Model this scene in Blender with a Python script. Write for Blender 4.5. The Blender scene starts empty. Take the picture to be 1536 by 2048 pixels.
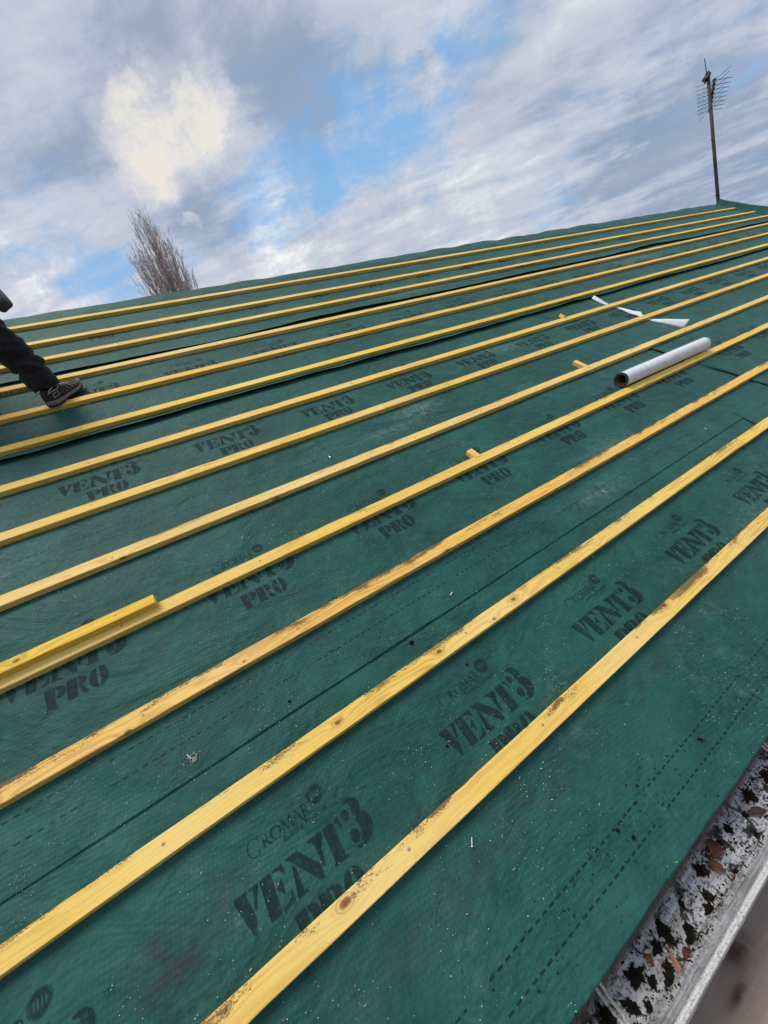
import bpy, bmesh, math, random
from math import sin, cos, pi, radians
from mathutils import Vector, Matrix, noise

random.seed(7)
sc = bpy.context.scene
COL = sc.collection
TH = radians(38.0)          # roof pitch
CT, ST = cos(TH), sin(TH)
Z0 = 3.0                    # height of the roof reference line above the ground

# ------------------------------------------------------------------ helpers
def P(u, v, w=0.0):
    """roof coordinates (along battens, up the slope, off the slope) -> world"""
    return Vector((u, v * CT - w * ST, v * ST + w * CT + Z0))

def link(o):
    COL.objects.link(o); return o

def tag(o, label=None, cat=None, group=None, kind=None):
    if label: o['label'] = label
    if cat: o['category'] = cat
    if group: o['group'] = group
    if kind: o['kind'] = kind
    return o

def empty(name, loc, rot=(0, 0, 0)):
    o = bpy.data.objects.new(name, None)
    o.empty_display_size = 0.05
    o.location = loc; o.rotation_euler = rot
    return link(o)

def mesh_obj(name, me, mat, parent=None, loc=(0, 0, 0), rot=(0, 0, 0), smooth=False):
    o = bpy.data.objects.new(name, me)
    o.location = loc; o.rotation_euler = rot
    if mat is not None:
        for m in (mat if isinstance(mat, (list, tuple)) else [mat]):
            me.materials.append(m)
    if smooth:
        for p in me.polygons: p.use_smooth = True
    if parent: o.parent = parent
    return link(o)

def from_bm(name, bm, mat, parent=None, loc=(0, 0, 0), rot=(0, 0, 0), smooth=False):
    me = bpy.data.meshes.new(name)
    bm.to_mesh(me); bm.free()
    return mesh_obj(name, me, mat, parent, loc, rot, smooth)

def bm_box(bm, x0, x1, y0, y1, z0, z1, M=None):
    vs = [bm.verts.new(Vector(p)) for p in ((x0,y0,z0),(x1,y0,z0),(x1,y1,z0),(x0,y1,z0),(x0,y0,z1),(x1,y0,z1),(x1,y1,z1),(x0,y1,z1))]
    if M is not None:
        for q in vs: q.co = M @ q.co
    for f in ((0,3,2,1),(4,5,6,7),(0,1,5,4),(1,2,6,5),(2,3,7,6),(3,0,4,7)):
        bm.faces.new([vs[i] for i in f])
    return vs

def bm_tube(bm, pts, radii, n=8, caps=True):
    pts = [Vector(p) for p in pts]
    if not isinstance(radii, (list, tuple)): radii = [radii] * len(pts)
    rings = []
    ref = None
    for i, p in enumerate(pts):
        t = (pts[min(i+1, len(pts)-1)] - pts[max(i-1, 0)]).normalized()
        if ref is None:
            ref = t.orthogonal().normalized()
        ref = (ref - t * ref.dot(t))
        ref = ref.normalized() if ref.length > 1e-6 else t.orthogonal().normalized()
        b = t.cross(ref)
        rings.append([bm.verts.new(p + (ref * cos(2*pi*k/n) + b * sin(2*pi*k/n)) * radii[i]) for k in range(n)])
    for a, b in zip(rings, rings[1:]):
        for k in range(n):
            bm.faces.new((a[k], a[(k+1) % n], b[(k+1) % n], b[k]))
    if caps:
        bm.faces.new(rings[0][::-1]); bm.faces.new(rings[-1])

def skin_mesh(name, verts, edges, radii, sub=2, root=0):
    """grow one continuous surface over a skeleton of joints"""
    me = bpy.data.meshes.new(name + '_skeleton')
    me.from_pydata([tuple(v) for v in verts], edges, [])
    o = bpy.data.objects.new(name + '_skeleton', me); link(o)
    o.modifiers.new('skin', 'SKIN')
    s = o.modifiers.new('sub', 'SUBSURF'); s.levels = sub; s.render_levels = sub
    if not me.skin_vertices: 
        pass
    sl = me.skin_vertices[0].data
    for i, r in enumerate(radii):
        rr = r if isinstance(r, (tuple, list)) else (r, r)
        sl[i].radius = rr
        sl[i].use_root = (i == root)
    o.modifiers['skin'].use_smooth_shade = True
    dg = bpy.context.evaluated_depsgraph_get(); dg.update()
    ev = o.evaluated_get(dg)
    out = bpy.data.meshes.new_from_object(ev)
    out.name = name
    bpy.data.objects.remove(o); 
    for p in out.polygons: p.use_smooth = True
    return out

# ------------------------------------------------------------------ materials
def mat_new(name):
    m = bpy.data.materials.new(name); m.use_nodes = True
    nt = m.node_tree
    b = nt.nodes.get('Principled BSDF')
    return m, nt, b

class G:
    """tiny wrapper to write node graphs as expressions"""
    def __init__(s, nt): s.nt = nt
    def n(s, t, **kw):
        nd = s.nt.nodes.new(t)
        for k, v in kw.items(): setattr(nd, k, v)
        return nd
    def put(s, sock, v):
        if isinstance(v, bpy.types.NodeSocket): s.nt.links.new(v, sock)
        else: sock.default_value = v
    def math(s, op, a, b=0.0, c=0.0, clamp=False):
        nd = s.n('ShaderNodeMath', operation=op, use_clamp=clamp)
        s.put(nd.inputs[0], a); s.put(nd.inputs[1], b); s.put(nd.inputs[2], c)
        return nd.outputs[0]
    def vmath(s, op, a, b=(0,0,0), out=0):
        nd = s.n('ShaderNodeVectorMath', operation=op)
        s.put(nd.inputs[0], a); s.put(nd.inputs[1], b)
        return nd.outputs[out]
    def noise(s, vec, scale, detail=4, rough=.55, dist=0.0, col=False, lac=2.0):
        nd = s.n('ShaderNodeTexNoise')
        s.put(nd.inputs['Vector'], vec); s.put(nd.inputs['Scale'], scale)
        nd.inputs['Detail'].default_value = detail; nd.inputs['Roughness'].default_value = rough
        nd.inputs['Distortion'].default_value = dist; nd.inputs['Lacunarity'].default_value = lac
        return nd.outputs['Color' if col else 'Fac']
    def vor(s, vec, scale, out='Distance', feature='F1', rnd=1.0):
        nd = s.n('ShaderNodeTexVoronoi', feature=feature)
        s.put(nd.inputs['Vector'], vec); nd.inputs['Scale'].default_value = scale
        nd.inputs['Randomness'].default_value = rnd
        return nd.outputs[out]
    def rng(s, v, a, b, c=0.0, d=1.0, smooth=False):
        nd = s.n('ShaderNodeMapRange', interpolation_type='SMOOTHSTEP' if smooth else 'LINEAR')
        s.put(nd.inputs[0], v); 
        for i, x in zip((1,2,3,4), (a,b,c,d)): s.put(nd.inputs[i], x)
        return nd.outputs[0]
    def mix(s, f, a, b, mode='MIX'):
        nd = s.n('ShaderNodeMix', data_type='RGBA', blend_type=mode)
        s.put(nd.inputs[0], f)
        for i, x in ((6, a), (7, b)):
            if isinstance(x, tuple) and len(x) == 3: x = (*x, 1)
            s.put(nd.inputs[i], x)
        return nd.outputs[2]
    def sep(s, v):
        nd = s.n('ShaderNodeSeparateXYZ'); s.put(nd.inputs[0], v); return nd.outputs
    def comb(s, x, y, z=0.0):
        nd = s.n('ShaderNodeCombineXYZ')
        for i, q in enumerate((x, y, z)): s.put(nd.inputs[i], q)
        return nd.outputs[0]
    def uv(s, name='UVMap'):
        nd = s.n('ShaderNodeUVMap'); nd.uv_map = name; return nd.outputs[0]
    def obj(s): return s.n('ShaderNodeTexCoord').outputs['Object']
    def bump(s, h, strength=.3, dist=.002, normal=None):
        nd = s.n('ShaderNodeBump'); nd.inputs['Strength'].default_value = strength
        nd.inputs['Distance'].default_value = dist; s.put(nd.inputs['Height'], h)
        if normal is not None: s.put(nd.inputs['Normal'], normal)
        return nd.outputs[0]

def simple_mat(name, col, rough=.6, metal=0.0, var=.25, scale=20., bump=.15, bdist=.002, spec=.4):
    m, nt, b = mat_new(name); g = G(nt)
    o = g.obj()
    n1 = g.noise(o, scale, 6, .6)
    c = g.mix(g.rng(n1, .3, .7), tuple(x*(1-var) for x in col), tuple(min(1, x*(1+var)) for x in col))
    g.put(b.inputs['Base Color'], c)
    b.inputs['Roughness'].default_value = rough; b.inputs['Metallic'].default_value = metal
    b.inputs['Specular IOR Level'].default_value = spec
    g.put(b.inputs['Normal'], g.bump(g.noise(o, scale*6, 4, .6), bump, bdist))
    return m

# --- membrane
def membrane_mat():
    m, nt, b = mat_new('green_membrane'); g = G(nt)
    uv = g.uv(); s = g.sep(uv); u, v = s[0], s[1]
    base_n = g.noise(uv, 1.7, 5, .6)
    col = g.mix(g.rng(base_n, .3, .72, smooth=True), (.0048, .045, .041), (.014, .085, .076))
    fine = g.noise(uv, 55., 3, .65)
    col = g.mix(g.rng(fine, .35, .75, 0., .8), col, (.018, .092, .077))
    mid = g.noise(uv, 9., 5, .7, .5)
    col = g.mix(g.rng(mid, .5, .8, 0., .55), col, (.030, .132, .110))
    col = g.mix(g.rng(mid, .5, .25, 0., .5), col, (.006, .040, .037))
    # embossed dots in a diagonal lattice
    k = 2*pi/.019
    jit = g.math('MULTIPLY', g.noise(uv, 22., 2, .5), .006)
    a = g.math('MULTIPLY', g.math('ADD', g.math('ADD', u, jit), g.math('MULTIPLY', v, .62)), k)
    c2 = g.math('MULTIPLY', g.math('SUBTRACT', g.math('MULTIPLY', u, .8), g.math('MULTIPLY', g.math('ADD', v, jit), 1.0)), k)
    dots = g.math('MULTIPLY', g.math('SINE', a), g.math('SINE', c2))
    dmask = g.rng(g.noise(uv, 4., 3, .6), .35, .6, .3, 1.)
    dotv = g.math('MULTIPLY', g.rng(dots, .15, .9), dmask)
    col = g.mix(g.math('MULTIPLY', dotv, .22), col, (.040, .145, .122))
    # long faint scuffs
    sc_ = g.noise(g.comb(g.math('MULTIPLY', g.math('ADD', u, g.math('MULTIPLY', v, 1.3)), 2.2), g.math('MULTIPLY', v, 22.)), 1.0, 4, .65)
    col = g.mix(g.math('MULTIPLY', g.rng(sc_, .60, .80), .10), col, (.055, .16, .145))
    # boot dust: pale blotches
    d1 = g.noise(uv, 2.3, 6, .72, .6)
    d2 = g.noise(uv, 34., 5, .7)
    dust = g.math('MULTIPLY', g.rng(d1, .56, .74), g.rng(d2, .45, .66))
    def blob(cu, cv, ru, rv, pw=1.0):
        du = g.math('DIVIDE', g.math('SUBTRACT', u, cu), ru); dv = g.math('DIVIDE', g.math('SUBTRACT', v, cv), rv)
        r2 = g.math('ADD', g.math('MULTIPLY', du, du), g.math('MULTIPLY', dv, dv))
        return g.math('MULTIPLY', g.math('EXPONENT', g.math('MULTIPLY', r2, -1.)), pw)
    pd = None
    for q in ((1.25,1.45,.16,.06,1.),(1.0,1.36,.2,.03,.7),(2.4,3.08,.4,.05,1.),(2.3,1.78,.25,.05,.8),(1.9,.62,.2,.06,.7),(5.6,2.7,.6,.07,.9),(1.55,.45,.2,.05,.6),(2.0,-.05,.25,.06,.6)):
        x = blob(*q); pd = x if pd is None else g.math('ADD', pd, x)
    pd = g.math('MULTIPLY', pd, g.rng(d2, .38, .62))
    dust = g.math('MAXIMUM', g.math('MULTIPLY', dust, .45), g.math('MULTIPLY', pd, .75), clamp=False)
    col = g.mix(dust, col, (.15, .24, .215))
    # earth stains
    st = None
    for q in ((-.466,.106,.05,.03,1.),(-.424,.053,.035,.022,1.),(-.43,.06,.10,.05,.6),(-.285,.125,.03,.022,.95),(-.33,.12,.02,.04,.7),(.148,.72,.05,.03,.7),
              (.2,.06,.02,.012,.6),(.98,-.15,.07,.03,.7),(.645,-.27,.04,.02,.5),(.36,-.16,.5,.05,.45),(.0,-.2,.25,.05,.4),(1.45,-.13,.7,.05,.35),
              (.1,-.03,.5,.03,.35),(1.0,-.03,.7,.03,.3),(.48,.2,.05,.03,.5),(1.32,.85,.04,.02,.5),(1.0,1.42,.12,.02,.5)):
        x = blob(*q); st = x if st is None else g.math('ADD', st, x)
    sn = g.noise(uv, 19., 6, .68, .8)
    st = g.math('MULTIPLY', st, g.rng(sn, .36, .62))
    st2 = g.math('MULTIPLY', g.rng(g.noise(uv, 1.3, 5, .7, 1.0), .6, .8), g.rng(sn, .45, .65))
    col = g.mix(g.math('MULTIPLY', g.math('MAXIMUM', st, g.math('MULTIPLY', st2, .5)), .8, clamp=True), col, (.030, .036, .034))
    # dashed seam lines printed on the selvedge
    vw = g.math('ADD', v, g.math('MULTIPLY', g.math('SUBTRACT', g.noise(g.comb(g.math('MULTIPLY', u, 1.5), 0.), 1., 2, .5), .5), .010))
    ln = None
    for v0 in (-.370, -.316, .463, .526, 1.347, 1.410, 3.032, 3.092):
        x = g.rng(g.math('ABSOLUTE', g.math('SUBTRACT', vw, v0)), .0027, .0018); ln = x if ln is None else g.math('MAXIMUM', ln, x)
    fr = g.math('FRACT', g.math('DIVIDE', u, .0235)); gp = g.math('FRACT', g.math('DIVIDE', g.math('SUBTRACT', u, .031), .592))
    dash = g.math('MULTIPLY', g.math('MULTIPLY', ln, g.rng(fr, .62, .58)), g.rng(gp, .096, .1))
    col = g.mix(g.math('MULTIPLY', dash, g.rng(fine, .2, .45, .6, .95)), col, (.004, .017, .018))
    # tiny pale fibres ground into the sheet
    vf = g.vor(g.comb(g.math('MULTIPLY', u, 1.), g.math('MULTIPLY', v, .7)), 95., 'Distance')
    fl = g.math('MULTIPLY', g.rng(vf, .07, .03), g.rng(g.noise(uv, 3.1, 4, .7), .45, .62))
    col = g.mix(g.math('MULTIPLY', fl, .30), col, (.38, .45, .36))
    g.put(b.inputs['Base Color'], col)
    g.put(b.inputs['Roughness'], g.rng(fine, .3, .7, .56, .78))
    b.inputs['Specular IOR Level'].default_value = .22
    b.inputs['Sheen Weight'].default_value = .07
    b.inputs['Sheen Roughness'].default_value = .45
    b.inputs['Sheen Tint'].default_value = (.6, .85, .85, 1)
    wr = g.noise(g.comb(g.math('ADD', u, g.math('MULTIPLY', v, .55)), g.math('MULTIPLY', v, 1.5)), 2.6, 4, .6, .9)
    wr2 = g.noise(g.comb(g.math('SUBTRACT', u, g.math('MULTIPLY', v, .9)), g.math('MULTIPLY', v, 1.2)), 6.5, 4, .6, .6)
    n0 = g.bump(g.math('ADD', wr, g.math('MULTIPLY', wr2, .35)), .75, .035)
    n1 = g.bump(fine, .35, .0012, n0)
    n2 = g.bump(g.math('MULTIPLY', dots, dmask), .3, .0012, n1)
    g.put(b.inputs['Normal'], n2)
    return m
M_MEMB = membrane_mat()

def ink_mat(name, col, strength):
    m, nt, b = mat_new(name); g = G(nt)
    uv = g.uv()
    b.inputs['Base Color'].default_value = (*col, 1); b.inputs['Roughness'].default_value = .75
    b.inputs['Specular IOR Level'].default_value = .2
    tr = g.n('ShaderNodeBsdfTransparent')
    mx = g.n('ShaderNodeMixShader')
    wear = g.math('MULTIPLY', g.rng(g.noise(uv, 60., 4, .7), .25, .52), g.rng(g.noise(uv, 5., 3, .6), .25, .6, .72, 1.))
    g.put(mx.inputs[0], g.math('MULTIPLY', wear, strength))
    g.put(mx.inputs[1], tr.outputs[0]); g.put(mx.inputs[2], b.outputs[0])
    g.put(nt.nodes['Material Output'].inputs[0], mx.outputs[0])
    return m
M_INK = ink_mat('faded_black_ink', (.008, .024, .025), .70)
M_STAMP = ink_mat('stamp_ink', (.02, .016, .01), .8)

# --- timber
def wood_mat(name, knots=(), light=(.86, .62, .19), dark=(.56, .30, .07)):
    m, nt, b = mat_new(name); g = G(nt)
    uv = g.uv(); s = g.sep(uv); u, v = s[0], s[1]
    loc = g.sep(g.uv('loc')); lv = loc[1]          # lv: 0 lower arris .. 1 upper arris on top face, <0 side
    oi = g.n('ShaderNodeObjectInfo')
    rnd = oi.outputs['Random']
    off = g.math('MULTIPLY', rnd, 37.)
    ph = None; kd = None
    # real knots at known places + random ones
    for (ku, kv, r) in knots:
        du = g.math('MULTIPLY', g.math('SUBTRACT', u, ku), 1/r*.62); dv = g.math('DIVIDE', g.math('SUBTRACT', v, kv), r)
        d = g.math('SQRT', g.math('ADD', g.math('MULTIPLY', du, du), g.math('MULTIPLY', dv, dv)))
        kd = d if kd is None else g.math('MINIMUM', kd, d)
    vk = g.comb(g.math('ADD', g.math('MULTIPLY', u, 3.4), off), g.math('MULTIPLY', v, 6.))
    vr = g.vor(vk, 1.0, 'Distance')
    vr = g.math('MULTIPLY', vr, 26.)
    kd = vr if kd is None else g.math('MINIMUM', kd, vr)
    kd = g.math('ADD', kd, g.math('MULTIPLY', g.math('SUBTRACT', g.noise(uv, 90., 2, .6), .5), .35))
    knot_infl = g.math('EXPONENT', g.math('MULTIPLY', kd, -.55))
    # flat-sawn figure
    gx = g.comb(g.math('ADD', g.math('MULTIPLY', u, 1.5), off), g.math('ADD', g.math('MULTIPLY', v, 14.), off))
    warp = g.noise(gx, 1.0, 3, .5)
    ringv = g.math('ADD', g.math('ADD', g.math('MULTIPLY', v, 330.), g.math('MULTIPLY', warp, 46.)), g.math('MULTIPLY', knot_infl, 16.))
    ring = g.rng(g.math('SINE', ringv), -.3, 1.)
    ring2 = g.rng(g.math('SINE', g.math('ADD', g.math('ADD', g.math('MULTIPLY', v, 1450.), g.math('MULTIPLY', warp, 105.)), g.math('MULTIPLY', knot_infl, 30.))), -.2, 1.)
    ringm = g.rng(g.noise(gx, .8, 2, .5), .35, .62, .25, 1.)
    fib = g.noise(g.comb(g.math('MULTIPLY', u, 14.), g.math('MULTIPLY', v, 900.)), 1.0, 3, .7)
    c = g.mix(g.math('MULTIPLY', g.math('MULTIPLY', ring, ringm), .85), light, dark)
    c = g.mix(g.math('MULTIPLY', ring2, g.rng(g.noise(gx, .55, 2, .5), .40, .62, .12, .55)), c, dark)
    c = g.mix(g.math('MULTIPLY', g.rng(fib, .40, .75), .55), c, dark)
    big = g.noise(g.comb(g.math('ADD', u, off), g.math('MULTIPLY', v, 6.)), 1.6, 4, .6)
    c = g.mix(g.rng(big, .35, .75, 0., .5), c, (.88, .58, .09))
    pale = g.noise(g.comb(g.math('ADD', g.math('MULTIPLY', u, 1.3), off), 3.3), 1.0, 2, .5)
    c = g.mix(g.rng(pale, .5, .7, 0., .45), c, (.85, .66, .31))
    # knot colouring: dark rim, brown heart
    rings = g.rng(g.math('SINE', g.math('MULTIPLY', kd, 11.)), 0., 1., 0., .5)
    c = g.mix(g.math('MULTIPLY', g.rng(kd, 2.1, .9), g.math('ADD', rings, .2)), c, (.30, .12, .025))
    c = g.mix(g.rng(kd, .78, .5, 0., .85), c, (.17, .055, .014))
    # dirt: speckle heavier towards the upper arris, and on sawn side
    dirtamt = oi.outputs['Alpha']
    dn = g.noise(g.comb(g.math('MULTIPLY', u, .7), v), 270., 5, .75)
    dl = g.noise(g.comb(g.math('ADD', g.math('MULTIPLY', u, 4.), off), g.math('MULTIPLY', v, 12.)), 1.0, 5, .7)
    edge = g.math('ADD', g.rng(lv, .35, 1.05, 0., .36), g.rng(lv, .12, -.05, 0., .12))
    th = g.math('SUBTRACT', .78, g.math('MULTIPLY', g.math('ADD', g.math('MULTIPLY', g.rng(dl, .42, .78), .30), g.math('MULTIPLY', edge, g.rng(dl, .38, .60))), dirtamt))
    dm = g.rng(g.math('SUBTRACT', dn, th), -.02, .10)
    smear = g.math('MULTIPLY', g.rng(g.noise(g.comb(g.math('MULTIPLY', u, 9.), g.math('MULTIPLY', v, 60.), off), 1.0, 5, .75, .6), .56, .74), g.rng(dl, .45, .65))
    c = g.mix(g.math('MULTIPLY', g.math('MULTIPLY', smear, dirtamt), .38, clamp=True), c, (.22, .13, .06))
    c = g.mix(g.math('MULTIPLY', dm, .85), c, (.085, .05, .028))
    # shade of the downslope sides painted in as an olive tint
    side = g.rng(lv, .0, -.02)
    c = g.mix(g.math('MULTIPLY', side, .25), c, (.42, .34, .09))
    # nail heads over each rafter
    nf = g.math('MULTIPLY', g.math('SUBTRACT', g.math('FRACT', g.math('ADD', g.math('DIVIDE', g.math('SUBTRACT', u, 2.46), .476), g.math('ADD', .5, g.math('MULTIPLY', g.math('SUBTRACT', rnd, .5), .08)))), .5), .476)
    nd = g.math('SQRT', g.math('ADD', g.math('MULTIPLY', nf, nf), g.math('POWER', g.math('MULTIPLY', g.math('SUBTRACT', lv, g.math('ADD', .35, g.math('MULTIPLY', rnd, .3))), .05), 2.)))
    c = g.mix(g.rng(nd, .0065, .0035, 0., .45), c, (.25, .15, .08))
    c = g.mix(g.rng(nd, .0034, .0026, 0., .9), c, (.20, .20, .21))
    tint = g.mix(1.0, c, oi.outputs['Color'], 'MULTIPLY')
    g.put(b.inputs['Base Color'], tint)
    b.inputs['Roughness'].default_value = .68
    b.inputs['Specular IOR Level'].default_value = .25
    h = g.math('ADD', g.math('MULTIPLY', fib, .6), g.math('MULTIPLY', ring, .25))
    g.put(b.inputs['Normal'], g.bump(h, .5, .0014))
    return m
KN13 = [(-.096, -.052, .011), (1.222, -.047, .009), (-.36, -.05, .004)]
KN12 = [(.062, .268, .0085), (.433, .268, .009), (.778, .268, .009), (.665, .25, .005)]
KN11 = [(-.433, .560, .009), (.717, .56, .009), (-.1, .575, .004)]
KN9 = [(-.348, 1.195, .010), (.266, 1.187, .010), (-.75, 1.2, .006)]
M_WOOD = wood_mat('treated_timber')
M_W13 = wood_mat('treated_timber_knotty', KN13)
M_W12 = wood_mat('treated_timber_figured', KN12, dark=(.52, .27, .06))
M_W11 = wood_mat('treated_timber_orange', KN11, light=(.86, .58, .17), dark=(.46, .22, .05))
M_W9 = wood_mat('treated_timber_pale', KN9, light=(.87, .65, .25))
M_WL = wood_mat('treated_timber_yellow', [(-.665, .955, .008)], light=(.84, .57, .08), dark=(.5, .3, .04))

# ------------------------------------------------------------------ roof sheets
def smooth(t): t = max(0., min(1., t)); return t*t*(3-2*t)
def nz(x, y, z=0.): return noise.noise(Vector((x, y, z)))
PITCH = [-.443, .368, 1.205, 2.105, 2.925, 3.505]
BT = [3.82, 3.467, 3.172, 2.855, 2.528, 2.215, 1.895, 1.579, 1.25, .934, .612, .29, -.039]   # upper arris of each batten, ridge first
U0, U1 = -3.6, 10.72

def lap_v(i, u):
    """lower edge line of sheet i"""
    b = PITCH[i]
    if i == 0: return b + .008*nz(u*1.3, 3.)+.004*nz(u*5, 1)
    if i == 1: return b + .006*nz(u*1.1, 9.) - (.035 if u > 3.3 else 0)
    if i == 3: return b + .022*nz(u*.7+4, 2.) + .006*nz(u*3, 7.)
    if i == 4: return b - .0 + .045*nz(u*.55+1, 5.) + .008*nz(u*3, 4.)
    return b + .01*nz(u*.9, i)

def gape(i, u):
    if i == 0: return .004
    if i == 1: return .0006 + .0025*max(0, nz(u*1.7, 1.))
    if i == 2: return .004 + (.016 if u > 3.6 else 0.)*min(1, max(0, (u-3.6)/.5))
    if i == 3: return .017 + .008*nz(u*1.1, 6.) + .004*nz(u*4, 6.)
    if i == 4: return (.006 + .010*smooth((u-.2)/1.5)) + .009*nz(u*.9+3, 8.)
    return .005

def wave(u, v):
    # slack between battens, pinned where they press
    k = 1.0
    for b in BT:
        d = abs(v - (b - .025))
        if d < .10: k = min(k, smooth(d/.10))
    a = .0075*abs(nz(u*2.1+v*1.4, v*3.0, 4.)) + .004*nz(u*4.3-v*2., v*4.2, 1.)
    a += .006*max(0., nz(u*.8, v*2.2, 11.))*(1 if u > 2 else .4)
    return k*a


def sheet_w(i, u, v):
    lo = lap_v(i, u)
    t = v - lo
    up = gape(i, u)
    w = wave(u, v) + .0016
    base = .0022 + up*(1-smooth((t)/.05)) + (0, .0004, .0035, .0035, .0035, .0035)[i]*(1-smooth(t/.18))
    # the strip tucked under the next sheet
    if i < 5:
        tn = v - lap_v(i+1, u)
        if tn > -.05: base -= (.0038 if i else .0016)*smooth((tn+.05)/.05)
        if tn > -.02: w *= 1-.8*smooth((tn+.02)/.05)
    return w + base

def sheet_grid(name, i, ua, ub, vtop, label, right=False, extra=0., edge_skew=0.0, step=.045):
    nu = max(2, int((ub-ua)/step)); 
    rows = []
    bm = bmesh.new()
    uvl = bm.loops.layers.uv.new('UVMap')
    ts = [0, .004, .012, .024, .04, .06, .09]
    nv = int((vtop - PITCH[i] - .09)/.02)
    o = P(ua, PITCH[i], 0)
    data = {}
    for a in range(nu+1):
        fa = a/nu
        col = []
        for q in range(len(ts)+nv):
            lo_probe = ts[q] if q < len(ts) else None
            if right and a == 0: pass
            uu = ua + (ub-ua)*fa
            lo = lap_v(i, uu)
            v = lo + ts[q] if q < len(ts) else lo + .09 + (vtop-lo-.09)*(q-len(ts)+1)/nv
            if right and fa < .999:
                sk = edge_skew*(v-PITCH[i])*(1-fa)**6 + .02*nz(v*5, 3.)*(1-fa)**6
                uu2 = uu + sk
            else: uu2 = uu
            w = sheet_w(i, uu2, v) + extra
            if right:
                d = uu2-ua-(edge_skew*(v-PITCH[i]))
                cur = max(0., 1-max(0., uu-ua)/.16)
                w += .003 + (.005+.009*nz(v*4., 8.))*cur**2
            vert = bm.verts.new((uu2-ua, v-PITCH[i], w))
            data[vert] = (uu2, v)
            col.append(vert)
        rows.append(col)
    for a in range(nu):
        for q in range(len(rows[0])-1):
            f = bm.faces.new((rows[a][q], rows[a+1][q], rows[a+1][q+1], rows[a][q+1]))
            f.smooth = True
            for l in f.loops: l[uvl].uv = data[l.vert]
    ob = from_bm(name, bm, M_MEMB, None, o, (TH, 0, 0))
    sol = ob.modifiers.new('thickness', 'SOLIDIFY'); sol.thickness = .0009; sol.offset = -1
    tag(ob, label, 'roofing membrane', 'overlapping green membrane sheets')
    return ob

SHEETS = {}
lab = ['green membrane sheet along the eaves, hanging over the gutter edge',
       'green membrane sheet second up from the gutter, lapped over the eaves sheet',
       'green membrane sheet carrying the white roll, third up from the gutter',
       'green membrane sheet above the long black gap, fourth up from the gutter',
       'green membrane sheet the worker stands on, fifth up from the gutter',
       'plain green membrane strip covering the ridge']
for i in range(5):
    ub = U1
    if i == 0: ub = 3.3
    if i == 1: ub = 3.75
    SHEETS[i] = sheet_grid('membrane_sheet', i, U0, ub, PITCH[i+1]+.10, lab[i])
R0 = sheet_grid('membrane_sheet', 0, 2.82, U1, PITCH[1]+.07, 'right hand length of eaves membrane overlapping the long one near the frame edge', True, 0., .05)
R1 = sheet_grid('membrane_sheet', 1, 3.45, U1, PITCH[2]+.07, 'right hand membrane length with a lifted end passing under the white roll', True, 0., -.22)

# ridge strip: runs up, over the ridge and down the rear slope
def ridge_v(u): return 4.06 + .017*max(u, 0) + .02*nz(u*.9, 1.) + .012*nz(u*2.7, 5.)
def ridge_sheet():
    bm = bmesh.new(); uvl = bm.loops.layers.uv.new('UVMap')
    nu = int((U1-U0)/.06); rows = []; dat = {}
    for a in range(nu+1):
        u = U0 + (U1-U0)*a/nu
        rv = ridge_v(u); lift = .012 + .022*abs(nz(u*1.3, 7.)) + .01*nz(u*4., 2.)
        lo = lap_v(5, u); prof = []
        for t in (0, .01, .03, .06, .1, .15, .2, .25, .3, .35, .4):
            v = lo + t; prof.append((v, .006*(1-smooth(t/.05)) + .0035 + wave(u, v) + lift*smooth((t-.36)/.05)))
        n0 = len(prof)
        vl = prof[-1][0]
        for k in range(1, 6):
            v = vl + (rv-vl)*k/5
            prof.append((v, lift*1.0+.004 - (.010 if k == 5 else 0)))
        pts = [P(0, v, w) for v, w in prof]
        top = pts[-1]
        # over the crown and down the far side
        for ang, d in ((20, .03), (-5, .05), (-25, .08), (-38, .15), (-38, .6), (-38, 2.2), (-38, 5.3)):
            q = top + Vector((0, cos(radians(ang))*d, sin(radians(ang))*d*1.0))
            pts.append(q)
        vv = [v for v, w in prof] + [prof[-1][0]+x for x in (.03,.05,.08,.15,.6,2.2,5.3)]
        col = []
        for q, vx in zip(pts, vv):
            x = bm.verts.new((u - U0, q.y, q.z)); dat[x] = (u, vx); col.append(x)
        rows.append(col)
    for a in range(nu):
        for q in range(len(rows[0])-1):
            f = bm.faces.new((rows[a][q], rows[a+1][q], rows[a+1][q+1], rows[a][q+1])); f.smooth = True
            for l in f.loops: l[uvl].uv = dat[l.vert]
    o0 = P(U0, PITCH[5], 0)
    for x in bm.verts: x.co.y -= o0.y; x.co.z -= o0.z
    ob = from_bm('membrane_sheet', bm, M_MEMB, None, o0)
    tag(ob, lab[5], 'roofing membrane', 'overlapping green membrane sheets')
    return ob
ridge_sheet()

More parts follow.
